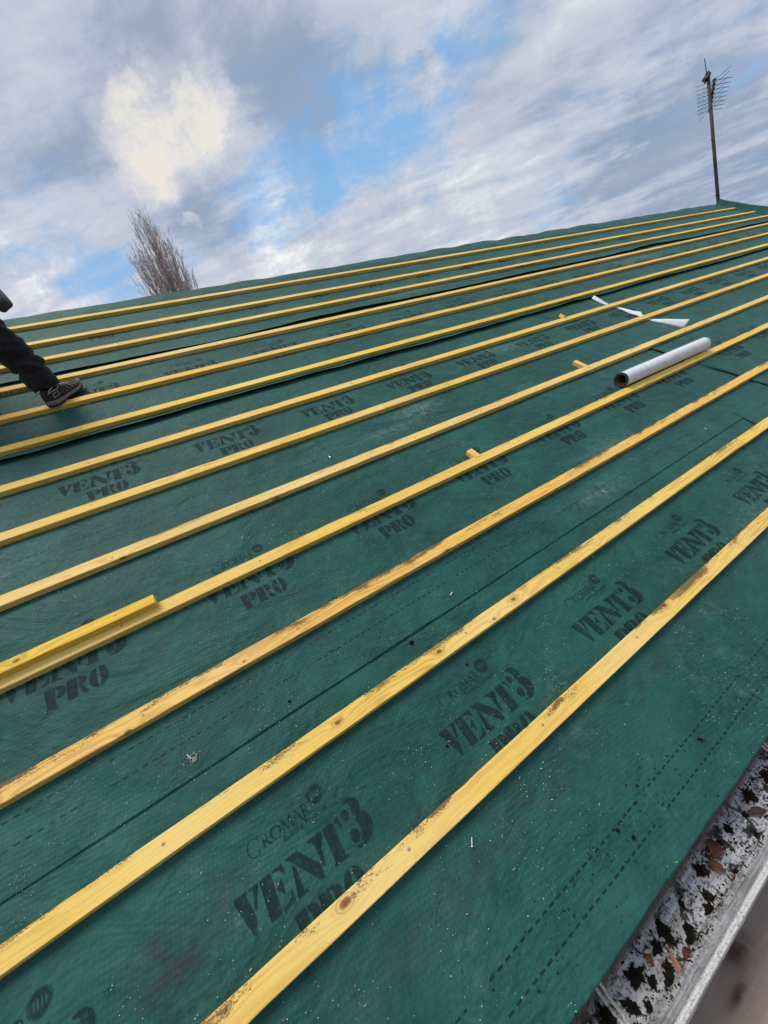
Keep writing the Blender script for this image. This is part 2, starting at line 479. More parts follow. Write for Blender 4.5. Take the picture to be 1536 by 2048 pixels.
# upturned length at the verge on the far right
def verge_flap():
    bm = bmesh.new(); uvl = bm.loops.layers.uv.new('UVMap')
    n = 60; rows = []; dat = {}
    for a in range(n+1):
        v = 4.16 - (4.16+.4)*a/n
        h = .098 + .02*nz(v*2., 1.) + (.008*smooth((v-3.95)/.2))
        lean = .03*nz(v*1.7, 4.)
        ub = 10.70 + .03*nz(v*1.1, 9.) - .04*smooth((v-3.7)/.4)
        prof = [(-.07, .010), (-.02, .014), (.0, .03), (.015+lean*.4, h*.5), (.03+lean, h*.85), (.05+lean, h), (.09+lean, h*.98), (.14+lean, h*.7), (.17+lean, h*.1), (.18, -.25)]
        col = []
        for k, (du, w) in enumerate(prof):
            x = bm.verts.new((ub+du-10.7, v, w + .004*nz(v*9, k*2.))); dat[x] = (ub+du, v+w); col.append(x)
        rows.append(col)
    for a in range(n):
        for q in range(len(rows[0])-1):
            f = bm.faces.new((rows[a][q], rows[a][q+1], rows[a+1][q+1], rows[a+1][q])); f.smooth = True
            for l in f.loops: l[uvl].uv = dat[l.vert]
    ob = from_bm('verge_membrane', bm, M_MEMB, None, P(10.7, 0, 0), (TH, 0, 0))
    tag(ob, 'upturned green membrane flap at the far right end of the ridge', 'membrane flap')
verge_flap()

# ------------------------------------------------------------------ printed lettering
def arc(cx, cy, rx, ry, a0, a1, n=12):
    return [(cx+rx*cos(radians(a0+(a1-a0)*k/n)), cy+ry*sin(radians(a0+(a1-a0)*k/n))) for k in range(n+1)]
def cres(cx, cy, rx, ry, ix, iy, a0, a1, icx=0, n=12):
    return arc(cx, cy, rx, ry, a0, a1, n) + arc(cx+icx, cy, ix, iy, a1, a0, n)
def sh(poly, dx, dy, sx=1., sy=1.): return [(x*sx+dx, y*sy+dy) for x, y in poly]

H = .078
L_V = [[(0,H),(.029,H),(.029,.074),(.026,.073),(.035,.028),(.028,0),(.022,0),(.004,.073),(0,.074)],
       [(.034,H),(.055,H),(.055,.074),(.050,.073),(.038,.034),(.036,.042),(.042,.073),(.034,.074)]]
L_E = [[(0,H),(.026,H),(.026,0),(0,0),(0,.004),(.004,.006),(.004,.072),(0,.074)],
       [(.030,H),(.055,H),(.056,.055),(.053,.055),(.045,.069),(.030,.073)],
       [(.030,.044),(.036,.045),(.041,.054),(.044,.054),(.044,.025),(.041,.025),(.036,.035),(.030,.037)],
       [(.030,0),(.057,0),(.059,.025),(.056,.025),(.047,.009),(.030,.005)]]
L_N = [[(0,0),(.024,0),(.024,.004),(.016,.007),(.015,.052),(.009,.062),(.009,.007),(0,.004)],
       [(0,H),(.028,H),(.066,.026),(.066,0),(.056,0),(.008,.068),(0,.074)],
       [(.056,H),(.084,H),(.084,.074),(.075,.071),(.075,.014),(.070,.022),(.069,.066),(.063,.072),(.056,.074)]]
L_T = [[(.016,H),(.043,H),(.043,.006),(.048,.004),(.048,0),(.011,0),(.011,.004),(.016,.006)],
       [(0,H),(.012,H),(.012,.072),(.007,.068),(.003,.053),(0,.053)],
       [(.047,H),(.060,H),(.060,.053),(.057,.053),(.053,.068),(.047,.072)]]
L_3 = [arc(.009, .071, .010, .0125, 0, 360, 14)[:-1],
       cres(.026, .075, .026, .024, .006, .017, 118, -62, -.004),
       arc(.012, .024, .012, .0145, 0, 360, 14)[:-1],
       cres(.028, .030, .034, .034, .009, .020, 70, -92, -.006),
       arc(.020, .004, .014, .007, 180, 340, 8)]
HP = .064
L_P = [[(0,HP),(.026,HP),(.026,.005),(.030,.004),(.030,0),(0,0),(0,.004),(.005,.006),(.005,.059),(0,.060)],
       cres(.029, .044, .026, .020, .005, .012, 90, -90)]
L_R = [[(0,HP),(.026,HP),(.026,0),(0,0),(0,.004),(.005,.006),(.005,.059),(0,.060)],
       cres(.029, .047, .022, .017, .004, .010, 90, -80),
       [(.029,.029),(.042,.029),(.047,.010),(.053,.006),(.054,.001),(.046,-.002),(.036,.004),(.032,.024),(.029,.026)]]
L_O = [cres(.024, .031, .024, .034, .003, .028, 97, 263, 0),
       cres(.028, .031, .024, .034, .003, .028, 83, -83, 0)]

def ring_strokes():
    """CROMAR in thin serif capitals; returns polygons with width .162, cap height .026"""
    out = []
    h = .026
    def bar(x0, y0, x1, y1, t):
        d = Vector((x1-x0, y1-y0)).normalized(); nn = Vector((-d.y, d.x))*t/2
        out.append([(x0+nn.x, y0+nn.y), (x0-nn.x, y0-nn.y), (x1-nn.x, y1-nn.y), (x1+nn.x, y1+nn.y)])
    def serif(x, y, w=.007): out.append([(x-w/2, y-.0007), (x+w/2, y-.0007), (x+w/2, y+.0007), (x-w/2, y+.0007)])
    def ringp(cx, cy, rx, ry, t1, a0, a1, n=14):
        # crescent whose stroke swells at the sides
        o = arc(cx, cy, rx, ry, a0, a1, n); i_ = arc(cx, cy, rx-t1, ry-.0014, a1, a0, n)
        i_ = i_[::-1]
        for q in range(n): out.append([o[q], o[q+1], i_[q+1], i_[q]])
    # C (larger)
    ringp(.017, .014, .017, .019, .0034, 45, 318)
    bar(.0285, .0245, .0295, .0325, .0022)
    def R(x):
        bar(x+.004, 0, x+.004, h, .0036); serif(x+.004, 0); serif(x+.003, h, .006)
        ringp(x+.0055, h-.007, .0095, .007, .0032, 90, -90, 8)
        bar(x+.008, h-.013, x+.019, .0, .0034); serif(x+.019, 0, .005)
    R(.036)
    ringp(.072, .013, .0135, .014, .0038, 90, 450, 18)
    x = .088
    bar(x+.002, 0, x+.004, h, .0018); bar(x+.004, h, x+.0135, 0, .0036); bar(x+.0135, 0, x+.0225, h, .0018); bar(x+.0225, h, x+.0255, 0, .0036)
    serif(x+.002, 0); serif(x+.0255, 0); serif(x+.003, h, .005); serif(x+.0235, h, .005)
    x = .116
    bar(x+.001, 0, x+.011, h, .0018); bar(x+.011, h, x+.021, 0, .0038); bar(x+.005, .009, x+.017, .009, .0016); serif(x+.001, 0, .006); serif(x+.021, 0, .006)
    R(.1405)
    return out

def emblem():
    out = []
    r = .0195; n = 11
    xs = [-r + 2*r*k/n for k in range(n+1)]
    yy = lambda x: math.sqrt(max(0, r*r-x*x))
    for k in range(n):
        a, b_ = xs[k], xs[k+1]
        if k in (2, 4, 6, 8) or k == 5 and False:
            hh = .0088 - .0006*abs(k-5)
            out.append([(a, hh), (b_, hh), (b_, yy(b_)), (a, yy(a))])
            out.append([(a, -hh), (b_, -hh), (b_, -yy(b_)), (a, -yy(a))][::-1])
        else:
            out.append([(a, -yy(a)), (b_, -yy(b_)), (b_, yy(b_)), (a, yy(a))])
    ringo = arc(0, 0, .0222, .0222, 0, 360, 24)
    ringi = arc(0, 0, .0208, .0208, 0, 360, 24)
    for k in range(24): out.append([ringo[k], ringo[k+1], ringi[k+1], ringi[k]])
    return out

def text_mesh(txt, size, offset=0.0, spacing=1.0, shear=0.):
    cu = bpy.data.curves.new('lettering', 'FONT'); cu.body = txt; cu.size = size; cu.offset = offset
    cu.space_character = spacing; cu.shear = shear; cu.resolution_u = 2
    o = bpy.data.objects.new('lettering', cu); link(o)
    dg = bpy.context.evaluated_depsgraph_get(); dg.update()
    me = bpy.data.meshes.new_from_object(o.evaluated_get(dg))
    polys = [[(me.vertices[k].co.x, me.vertices[k].co.y) for k in p.vertices] for p in me.polygons]
    bpy.data.objects.remove(o); bpy.data.meshes.remove(me)
    return polys

BLOCK = []
for poly, dx in ((L_V, 0), (L_E, .059), (L_N, .124), (L_T, .205), (L_3, .272)):
    for p in poly: BLOCK.append(sh(p, dx, 0))
for poly, dx in ((L_P, .104), (L_R, .161), (L_O, .217)):
    for p in poly: BLOCK.append(sh(p, dx, -.083))
for p in ring_strokes(): BLOCK.append(sh(p, .053, .124))
for p in emblem(): BLOCK.append(sh(p, .236, .152))
for p in text_mesh('Building Products', .0165, .0003, 1.0): BLOCK.append(sh(p, .135, .108))
for p in text_mesh('TM', .013): BLOCK.append(sh(p, .340, .088))

def area2(p): return sum(p[k-1][0]*p[k][1]-p[k][0]*p[k-1][1] for k in range(len(p)))
def print_block(sheet, i, u0, vb, clip=None, zadd=0.0, dv=0.):
    bm = bmesh.new(); uvl = bm.loops.layers.uv.new('UVMap')
    o = sheet.location
    base_u = o.x; base_v = PITCH[i]
    for p in BLOCK:
        if area2(p) < 0: p = p[::-1]
        vs = [bm.verts.new((u0+x-base_u, vb+y-base_v, 0)) for x, y in p]
        try: bm.faces.new(vs)
        except Exception: pass
    bmesh.ops.triangulate(bm, faces=bm.faces[:])
    for ax, rngv in ((0, [u0+.03*k for k in range(13)]), (1, [vb-.09+.03*k for k in range(10)])):
        for c in rngv:
            co = (c-base_u, 0, 0) if ax == 0 else (0, c-base_v, 0)
            no = (1, 0, 0) if ax == 0 else (0, 1, 0)
            bmesh.ops.bisect_plane(bm, geom=bm.verts[:]+bm.edges[:]+bm.faces[:], plane_co=co, plane_no=no, dist=1e-6)
    for x in bm.verts:
        uu, vv = x.co.x+base_u, x.co.y+base_v
        x.co.z = sheet_w(i, uu, vv) + .0017 + zadd
    for f in bm.faces:
        for l in f.loops: l[uvl].uv = (l.vert.co.x+base_u, l.vert.co.y+base_v)
    ob = from_bm('printed_lettering', bm, M_INK, sheet)
    return ob
rowdef = {0: (-.305, .011, .5945), 1: (-.141, .838, .5895), 2: (-.533, 1.705, .5895), 3: (.096, 2.548, .585), 4: (-.346, 3.443, .5895)}
for i, (u0, vb, pt) in rowdef.items():
    lim = {0: 2.75, 1: 3.3}.get(i, 10.6)
    k = -3
    while True:
        uu = u0 + pt*k; k += 1
        if uu + .3 > lim: break
        if uu > 9.8 or uu < -1.4: 
            if uu > 9.8: break
            continue
        print_block(SHEETS[i], i, uu, vb + .004*nz(uu, i*3.))
for k in range(6): print_block(R0, 0, 3.02+.5945*k, .02, zadd=.004)
for k in range(9): print_block(R1, 1, 3.62+.5895*k, .838-.02, zadd=.004)

# ------------------------------------------------------------------ battens
BW, BH = .050, .025
def batten_mesh(name, L, seed, w=BW, h=BH, wob=.0009, u0=0., v0=0., chips=True):
    """sawn batten with slightly uneven arrises; local x = along, y = up slope, z = off slope"""
    bm = bmesh.new(); uvl = bm.loops.layers.uv.new('UVMap'); lol = bm.loops.layers.uv.new('loc')
    n = max(2, int(L/.03)) if L < 4 else max(2, int(L/.05)); rings = []; info = {}
    ch = .0018
    prof = [(0, 0), (0, h-ch), (ch, h), (w-ch, h), (w, h-ch), (w, 0)]
    arcl = [-h/w-.02, -.03, .0, 1.0, 1.03, 1.03+h/w]
    for a in range(n+1):
        x = L*a/n
        bow = .0022*nz(x*.45, seed*3.1) ; bz = .0
        r = []
        for k, (y, z) in enumerate(prof):
            dy = bow + wob*nz(x*9., seed+k*7.7); dz = (wob*nz(x*7., seed+k*3.3) if z > 0 else 0)
            if k in (3, 4) and chips:
                c = max(0, nz(x*11., seed+5.)-.42)*.010; dy -= c; dz -= c*.5
            if k in (0, 1, 2) and chips:
                c = max(0, nz(x*8., seed+15.)-.50)*.008; dy += c
            q = bm.verts.new((x, y+dy, z+dz)); info[q] = (x, arcl[k]); r.append(q)
        rings.append(r)
    for a, b_ in zip(rings, rings[1:]):
        for k in range(5):
            f = bm.faces.new((a[k], b_[k], b_[k+1], a[k+1]))
            for l in f.loops:
                x, t = info[l.vert]
                l[uvl].uv = (u0+x, v0 + t*w); l[lol].uv = (x, t)
    for r, fl in ((rings[0], False), (rings[-1], True)):
        f = bm.faces.new(r if not fl else r[::-1])
        for l in f.loops:
            l[uvl].uv = (u0 + l.vert.co.z*8, v0 + l.vert.co.y); l[lol].uv = (0, .5)
    bmesh.ops.recalc_face_normals(bm, faces=bm.faces[:])
    me = bpy.data.meshes.new(name); bm.to_mesh(me); bm.free()
    return me

rowname = ['topmost row just under the ridge', 'second row below the ridge', 'third row below the ridge', 'fourth row below the ridge',
           "row under the worker's shoe", 'row just above the long black gap', 'sixth row counted up from the loose batten row' , 'row whose right half crosses the white strip end',
           'row above the white roll', 'row the white roll leans on', 'third row up from the gutter', 'second row up from the gutter', 'lowest row nearest the gutter']
rowname[7] = 'row crossed by the wide white strip end'
rowname[6] = 'row just below the long black gap'
joints = {0: [2.36, 7.0], 1: [.236, 2.394, 6.9], 2: [-.078, 2.939, 7.2], 3: [2.426, 6.8], 4: [2.41, 7.1], 5: [2.442, 7.0], 6: [1.049, 5.3], 7: [1.071, 5.6],
          8: [2.484, 7.0], 9: [2.552, 7.1], 10: [2.508, 7.0], 11: [2.553, 6.8], 12: [1.768, 6.0]}
ends = [10.62, 10.60] + [10.58]*11
tints = {0: (.95,.93,.9), 1: (1,.97,.85), 2: (1,.97,.9), 3: (.98,.96,.92), 4: (1,.90,.68), 5: (1,1,.70), 6: (1,.97,.92), 7: (1,.97,.9), 8: (1,1,1), 9: (.99,.97,.86), 10: (1,.95,.90), 11: (1,1.,.92), 12: (.98,.98,1.0)}
ordn = ['first length from left', 'second length from left', 'third length from left', 'fourth length from left']
BAT = {}
for r, b in enumerate(BT):
    pts = [-3.4] + joints[r] + [ends[r]]
    mat = {12: M_W13, 11: M_W12, 10: M_W11, 8: M_W9}.get(r, M_WOOD)
    for k in range(len(pts)-1):
        a, c = pts[k]+.0012, pts[k+1]-.0012
        rr = random.Random(r*10+k)
        dz = rr.uniform(-.0012, .0015); dvv = rr.uniform(-.0015, .0015) if k else 0
        me = batten_mesh('roof_batten', c-a, r*13.7+k*5.1, u0=a, v0=b-BW)
        ob = mesh_obj('roof_batten', me, mat, None, P(a, b-BW+dvv, .0035+dz*.5), (TH, 0, 0))
        t = tints[r]; j = rr.uniform(.93, 1.04); y = rr.uniform(.92, 1.04)
        if k == 0: j = 1.0; y = 1.0
        dirt = {12: 1.15, 11: .85, 10: 1.15, 8: .75, 9: .7}.get(r, .55)
        ob.color = (t[0]*j, t[1]*j, t[2]*j*y, dirt)
        tag(ob, 'yellow timber batten, %s, %s' % (rowname[r], ordn[k]), 'batten', 'timber battens fixed across the roof')
        BAT[(r, k)] = ob

def stamp(bat, txt, u_a, u_b, flip=False, side=True, size=.019):
    """lettering printed on the downslope edge of a batten"""
    polys = text_mesh(txt, size, .0006, 1.0)
    xs = [x for p in polys for x, y in p]; x0, x1 = min(xs), max(xs); s = (u_b-u_a)/(x1-x0)
    bm = bmesh.new(); uvl = bm.loops.layers.uv.new('UVMap')
    for p in polys:
        vs = []
        for x, y in p:
            xx = (x-x0)*s; yy = y + .0055
            if flip: xx = (u_b-u_a)-xx; yy = .0245-yy
            vs.append(bm.verts.new((u_a+xx-bat.location.x, -.0022, yy)))
        try: bm.faces.new(vs)
        except Exception: pass
    for f in bm.faces:
        for l in f.loops: l[uvl].uv = (l.vert.co.x, l.vert.co.z)
    from_bm('stamped_lettering', bm, M_STAMP, bat)
stamp(BAT[(2, 2)], 'SUPER YELLOW', 3.863, 4.20)
stamp(BAT[(1, 2)], 'SUPER YELLOW', 3.353, 3.688, True)
stamp(BAT[(5, 1)], 'SUPER YELLOW', 3.381, 3.696, True)
stamp(BAT[(8, 1)], 'SUPER YELLOW', 3.29, 3.622, True)
stamp(BAT[(3, 0)], 'GI VA ODCO', -1.0, -.60)

# loose batten lying on the tenth row, left
me = batten_mesh('loose_batten', 1.9, 77., w=.038, h=.025, u0=-2.18, v0=.935)
lb = mesh_obj('loose_batten', me, M_WL, None, P(-2.18, .915, .031), (TH, 0, radians(.0)))
lb.color = (1, .98, .72, .5)
tag(lb, 'loose darker yellow batten laid on top of a fixed one at the left edge', 'batten')
# offcut blocks
def block(u, v, w, L, rot, label, wid=.038, tilt=0.):
    me = batten_mesh('timber_offcut', L, u*9., w=wid, h=.024, u0=u*3, v0=v, chips=False)
    ob = mesh_obj('timber_offcut', me, M_W9, None, P(u, v, w))
    ob.matrix_world = Matrix.Translation(P(u, v, w)) @ Matrix.Rotation(TH, 4, 'X') @ Matrix.Rotation(rot, 4, 'Z') @ Matrix.Rotation(tilt, 4, 'X')
    ob.color = (1, .97, .88, .4)
    tag(ob, label, 'offcut', 'small timber offcuts by the battens')
block(2.565, 1.225, .006, .115, radians(92), 'short timber offcut left of the white roll, butted against a batten joint')
block(1.245, .925, .006, .065, radians(92), 'stubby timber offcut above the PRO lettering, poking up the slope mid-picture')
block(3.14, 1.888, .012, .05, radians(80), 'smallest timber offcut standing near the narrow end of the white strip', .03, radians(20))

# ------------------------------------------------------------------ white roll and strip
m, nt, b = mat_new('white_fleece'); g = G(nt)
o_ = g.obj(); n1 = g.noise(o_, 26., 5, .6)
g.put(b.inputs['Base Color'], g.mix(g.rng(n1, .3, .7), (.60, .62, .66), (.72, .74, .78)))
b.inputs['Roughness'].default_value = .75
g.put(b.inputs['Normal'], g.bump(g.noise(o_, 260., 3, .6), .4, .001))
M_WHITE = m
M_REDCORE = simple_mat('red_brown_core', (.09, .028, .022), .8)
M_DARKEDGE = simple_mat('dark_roll_edge', (.03, .05, .05), .7, var=.4, scale=60)

def tube_shell(bm, r0, r1, x0, x1, n=40, jit=0., seed=0, spiral=0.):
    rings = []
    xs = [x0 + (x1-x0)*k/24 for k in range(25)]
    for rad, xlist in ((r1, xs), (r0, xs[::-1])):
        for x in xlist:
            r = []
            for k in range(n):
                a = 2*pi*k/n
                rr = rad*(1+jit*nz(cos(a)*1.5+seed, sin(a)*1.5, x*2.))
                r.append(bm.verts.new((x, rr*cos(a), rr*sin(a))))
            rings.append(r)
    m_ = len(rings)
    for q in range(m_):
        a, b_ = rings[q], rings[(q+1) % m_]
        for k in range(n):
            f = bm.faces.new((a[k], a[(k+1) % n], b_[(k+1) % n], b_[k])); f.smooth = q not in (24, m_-1)
            f.material_index = 0 if q < 24 else 1
RL = 1.04
roll = empty('membrane_roll', P(2.53, .985, .0525), (TH, 0, radians(-.5)))
tag(roll, 'white roll of fleece backed membrane with dark hollow end resting on a batten', 'roll')
bm = bmesh.new(); tube_shell(bm, .0335, .0475, 0, RL, jit=.025, seed=3)
bmesh.ops.recalc_face_normals(bm, faces=bm.faces[:])
from_bm('rolled_sheet', bm, [M_WHITE, M_DARKEDGE], roll)
bm = bmesh.new()   # wound edge, darker layers with an outer tail
for s_ in range(4):
    rr = .0345 + s_*.0032
    pts = [(-.002 - .002*(s_ % 2) , rr*cos(a), rr*sin(a)) for a in [2*pi*k/36 for k in range(36)]]
    bm_tube(bm, [Vector(p) for p in pts]+[Vector(pts[0])], .0018, 6)
from_bm('wound_edge', bm, M_DARKEDGE, roll, smooth=True)
bm = bmesh.new(); tube_shell(bm, .0285, .0325, .004, RL-.004, jit=.05, seed=8)
bmesh.ops.recalc_face_normals(bm, faces=bm.faces[:])
from_bm('cardboard_core', bm, [M_REDCORE, M_REDCORE], roll)

bm = bmesh.new(); rows = []
for a in range(30):
    x = .006 + (RL-.012)*a/29
    rows.append([bm.verts.new((x, (.0478+.0028*(k/6)**2*(1+.6*nz(x*4, 2.)))*cos(.2+.85*k/6+.05*nz(x*3, 1.)), (.0478+.0028*(k/6)**2*(1+.6*nz(x*4, 2.)))*sin(.2+.85*k/6+.05*nz(x*3, 1.)))) for k in range(7)])
for a, b_ in zip(rows, rows[1:]):
    for k in range(6): bm.faces.new((a[k], b_[k], b_[k+1], a[k+1])).smooth = True
from_bm('loose_edge', bm, M_WHITE, roll)

# twisted strip threaded under two battens
def strip():
    bm = bmesh.new()
    # centre line (u, v, w), half width, twist (deg)
    path = [(3.80, 2.085, .030, .036, 10), (3.795, 2.03, .024, .034, 15), (3.80, 1.96, .014, .020, 20), (3.815, 1.90, .007, .016, 12), (3.825, 1.87, .006, .016, 8), (3.83, 1.835, .008, .018, 8),
            (3.825, 1.77, .014, .02, 20), (3.815, 1.69, .018, .022, 30), (3.815, 1.62, .026, .030, 30), (3.80, 1.585, .020, .022, 15), (3.815, 1.55, .0045, .014, 2), (3.825, 1.53, .005, .015, 3),
            (3.83, 1.50, .012, .02, 15), (3.87, 1.42, .022, .032, 30), (3.91, 1.33, .030, .045, 38), (3.94, 1.275, .034, .055, 42)]
    o = P(3.8, 1.55, 0); rows = []
    n = 7
    P2 = []
    for q in range(len(path)-1):
        for s_ in range(4):
            f = s_/4; P2.append(tuple(path[q][k]*(1-f)+path[q+1][k]*f for k in range(5)))
    P2.append(path[-1])
    for (u, v, w, hw, tw) in P2:
        c = cos(radians(tw)); s_ = sin(radians(tw)); row = []; hw = hw*.78
        for k in range(n):
            t = (k/(n-1)*2-1); curl = (1-t*t)*hw*.35*min(1, hw/.03)
            row.append(bm.verts.new((u-3.8 + t*hw*c, v-1.55 + t*hw*.25, max(.0045, w + t*hw*s_ + curl - .004))))
        rows.append(row)
    for a, b_ in zip(rows, rows[1:]):
        for k in range(n-1):
            f = bm.faces.new((a[k], a[k+1], b_[k+1], b_[k])); f.smooth = True
    ob = from_bm('membrane_strip', bm, M_WHITE, None, o, (TH, 0, 0))
    so = ob.modifiers.new('thickness', 'SOLIDIFY'); so.thickness = .001
    tag(ob, 'twisted white strip of membrane threaded under two battens', 'strip')
strip()

# ------------------------------------------------------------------ nails, moss crumbs, chips, sawdust
M_STEEL = simple_mat('galvanised_steel', (.62, .64, .66), .35, .8, scale=200)
M_MOSS = simple_mat('black_moss', (.012, .011, .008), .95, var=.6, scale=120, bump=.8, bdist=.004, spec=.1)
M_MOSS2 = simple_mat('brown_moss', (.022, .013, .008), .95, var=.6, scale=90, bump=.8, bdist=.004, spec=.1)
def which_sheet(v):
    for i in range(4, -1, -1):
        if v > PITCH[i]: return i
    return 0
def zmem(u, v):
    i = which_sheet(v); return sheet_w(i, u, v)
def nail(u, v, ang, label, L=.018, w=None):
    o = empty('clout_nail', P(u, v, (zmem(u, v) if w is None else w)+.002), (TH, 0, 0))
    o.matrix_world = Matrix.Translation(P(u, v, (zmem(u, v) if w is None else w)+.0028)) @ Matrix.Rotation(TH, 4, 'X') @ Matrix.Rotation(ang, 4, 'Z')
    bm = bmesh.new(); bm_tube(bm, [(0, 0, 0), (L*.9, 0, .001), (L, 0, .001)], [.0016, .0016, .0003], 8)
    from_bm('shank', bm, M_STEEL, o)
    bm = bmesh.new(); bm_tube(bm, [(-.001, 0, .0015), (.0004, 0, .0015)], .0042, 12)
    from_bm('head', bm, M_STEEL, o)
    tag(o, label, 'nail', 'dropped galvanised nails')
nail(.605, .409, .4, 'dropped nail on the membrane between the second and third battens, centre')
nail(.205, -.142, .9, 'dropped nail below the lowest batten, near the double dashed line')
nail(1.584, .424, 1.9, 'dropped nail near the lap edge, right of centre')
nail(.605, 1.326, 1.8, 'dropped nail standing bright above the knotty pale batten')
nail(-.31, .413, 2.0, 'dropped nail among wood shavings at lower left')
nail(2.534, .427, 1.0, 'dropped nail beside the seam on the far right')

def lump(name, rad, seed, mat, flat=.45, rough=.5, elong=1.0):
    bm = bmesh.new(); bmesh.ops.create_icosphere(bm, subdivisions=3, radius=rad)
    for x in bm.verts:
        d = x.co.normalized()
        k = 1 + rough*nz(d.x*2.1+seed, d.y*2.1, d.z*2.1) + rough*.6*nz(d.x*6+seed, d.y*6, d.z*6)
        x.co = Vector((d.x*rad*k*elong, d.y*rad*k, max(-.15, d.z)*rad*k*flat))
    me = bpy.data.meshes.new(name); bm.to_mesh(me); bm.free()
    for p in me.polygons: p.use_smooth = False
    return me
for k, (u, v, r, lbl) in enumerate([(.382, .344, .007, 'black moss crumb just below the lap edge, centre left'), (-.03, .398, .004, 'small black crumb on the lap, lower left of centre'),
        (.914, -.339, .007, 'dark brown crumb between the dashed lines at far right'), (.53, -.323, .005, 'upper crumb of the pair on the dashed lines'),
        (.55, -.352, .005, 'lower crumb of the pair on the dashed lines'), (.29, .053, .0035, 'tiny black crumb on the second large VENT3 word'),
        (.49, .19, .004, 'dark speck of moss above the second large VENT3 word'), (.66, -.30, .003, 'small moss speck above the crumb pair')]):
    ob = mesh_obj('moss_crumb', lump('moss_crumb', r, k*3.3, None, .6, .8), M_MOSS if k != 2 else M_MOSS2, None, P(u, v, zmem(u, v)+.001), (TH, 0, k))
    tag(ob, lbl, 'moss', 'moss crumbs scattered on the membrane')

m, nt, b = mat_new('pale_sawdust'); g = G(nt)
g.put(b.inputs['Base Color'], g.mix(g.rng(g.noise(g.obj(), 30., 2), .4, .6), (.50, .47, .27), (.66, .68, .58)))
b.inputs['Roughness'].default_value = .9
M_SAW = m
def sliver_field(name, count, region, dens, smin, smax, mat, label, cat, seed, hadd=.0015, origin=(0, 0)):
    rr = random.Random(seed); bm = bmesh.new(); n = 0; tries = 0
    while n < count and tries < count*40:
        tries += 1
        u, v = region(rr)
        if rr.random() > dens(u, v): continue
        i = which_sheet(v)
        if any(-.004 < v-(b_-BW) < BW+.004 for b_ in BT): continue
        w = sheet_w(i, u, v) + hadd
        q_ = rr.random(); L = (smin+(smax-smin)*rr.random()**1.8)*(1+1.3*(q_ > .95)); wd = L*rr.uniform(.25, .7)*(.35 if q_ > .95 else 1); a = rr.uniform(0, 2*pi)
        ca, sa = cos(a)*L/2, sin(a)*L/2; cb, sb = -sin(a)*wd/2, cos(a)*wd/2
        q = [bm.verts.new((u+x-origin[0], v+y-origin[1], w+z)) for x, y, z in ((-ca-cb, -sa-sb, 0), (ca-cb, sa-sb, rr.uniform(0, .001)), (ca+cb, sa+sb, .0012), (-ca+cb, -sa+sb, .0004))]
        bm.faces.new(q); n += 1
    ob = from_bm(name, bm, mat, None, P(origin[0], origin[1], 0), (TH, 0, 0))
    tag(ob, label, cat, kind='stuff')
def dens1(u, v):
    hug = .45 if any(0 < v-b_ < .018 for b_ in BT) else 0
    return hug + max(.025, min(1, .0 + 1.7*nz(u*2.2, v*3.1, 5.) + 2.2*nz(u*8, v*9, 2.) + (.35 if (u > .4 and v < -.1) else 0)))
sliver_field('sawdust', 8000, lambda r: (r.uniform(-.9, 2.6), r.uniform(-.44, 1.25)), dens1, .0007, .0024, M_SAW, 'pale sawdust and shavings sprinkled over the lower membrane sheets', 'sawdust', 3)
sliver_field('sawdust', 6500, lambda r: (r.uniform(-1.0, 6.), r.uniform(.9, 3.3)), dens1, .001, .0034, M_SAW, 'finer pale sawdust scattered over the upper membrane sheets', 'sawdust', 4, origin=(3, 2))
sliver_field('dirt_crumbs', 420, lambda r: (r.gauss(.75, .45), r.gauss(-.33, .05)), lambda u, v: 1 if v > -.44 else 0, .0015, .005, M_MOSS, 'black dirt specks along the double dashed line near the gutter', 'dirt', 5, .002)
# shavings beside the nail at lower left
bm = bmesh.new(); rr = random.Random(9)
for k in range(14):
    u, v = -.305+rr.gauss(0, .011), .413+rr.gauss(0, .009); a = rr.uniform(0, 6); w = zmem(u, v)+.003
    pts = [Vector((u+cos(a+t*.35)*.0018*t+.31, v+sin(a+t*.5)*.0018*t-.413, w+.0012*math.sin(t*1.2)+.001)) for t in range(5)]
    bm_tube(bm, pts, .0006, 4)
ob = from_bm('wood_shavings', bm, M_SAW, None, P(-.31, .413, 0), (TH, 0, 0)); tag(ob, 'little heap of pale curled shavings around a nail, lower left', 'shavings', kind='stuff')

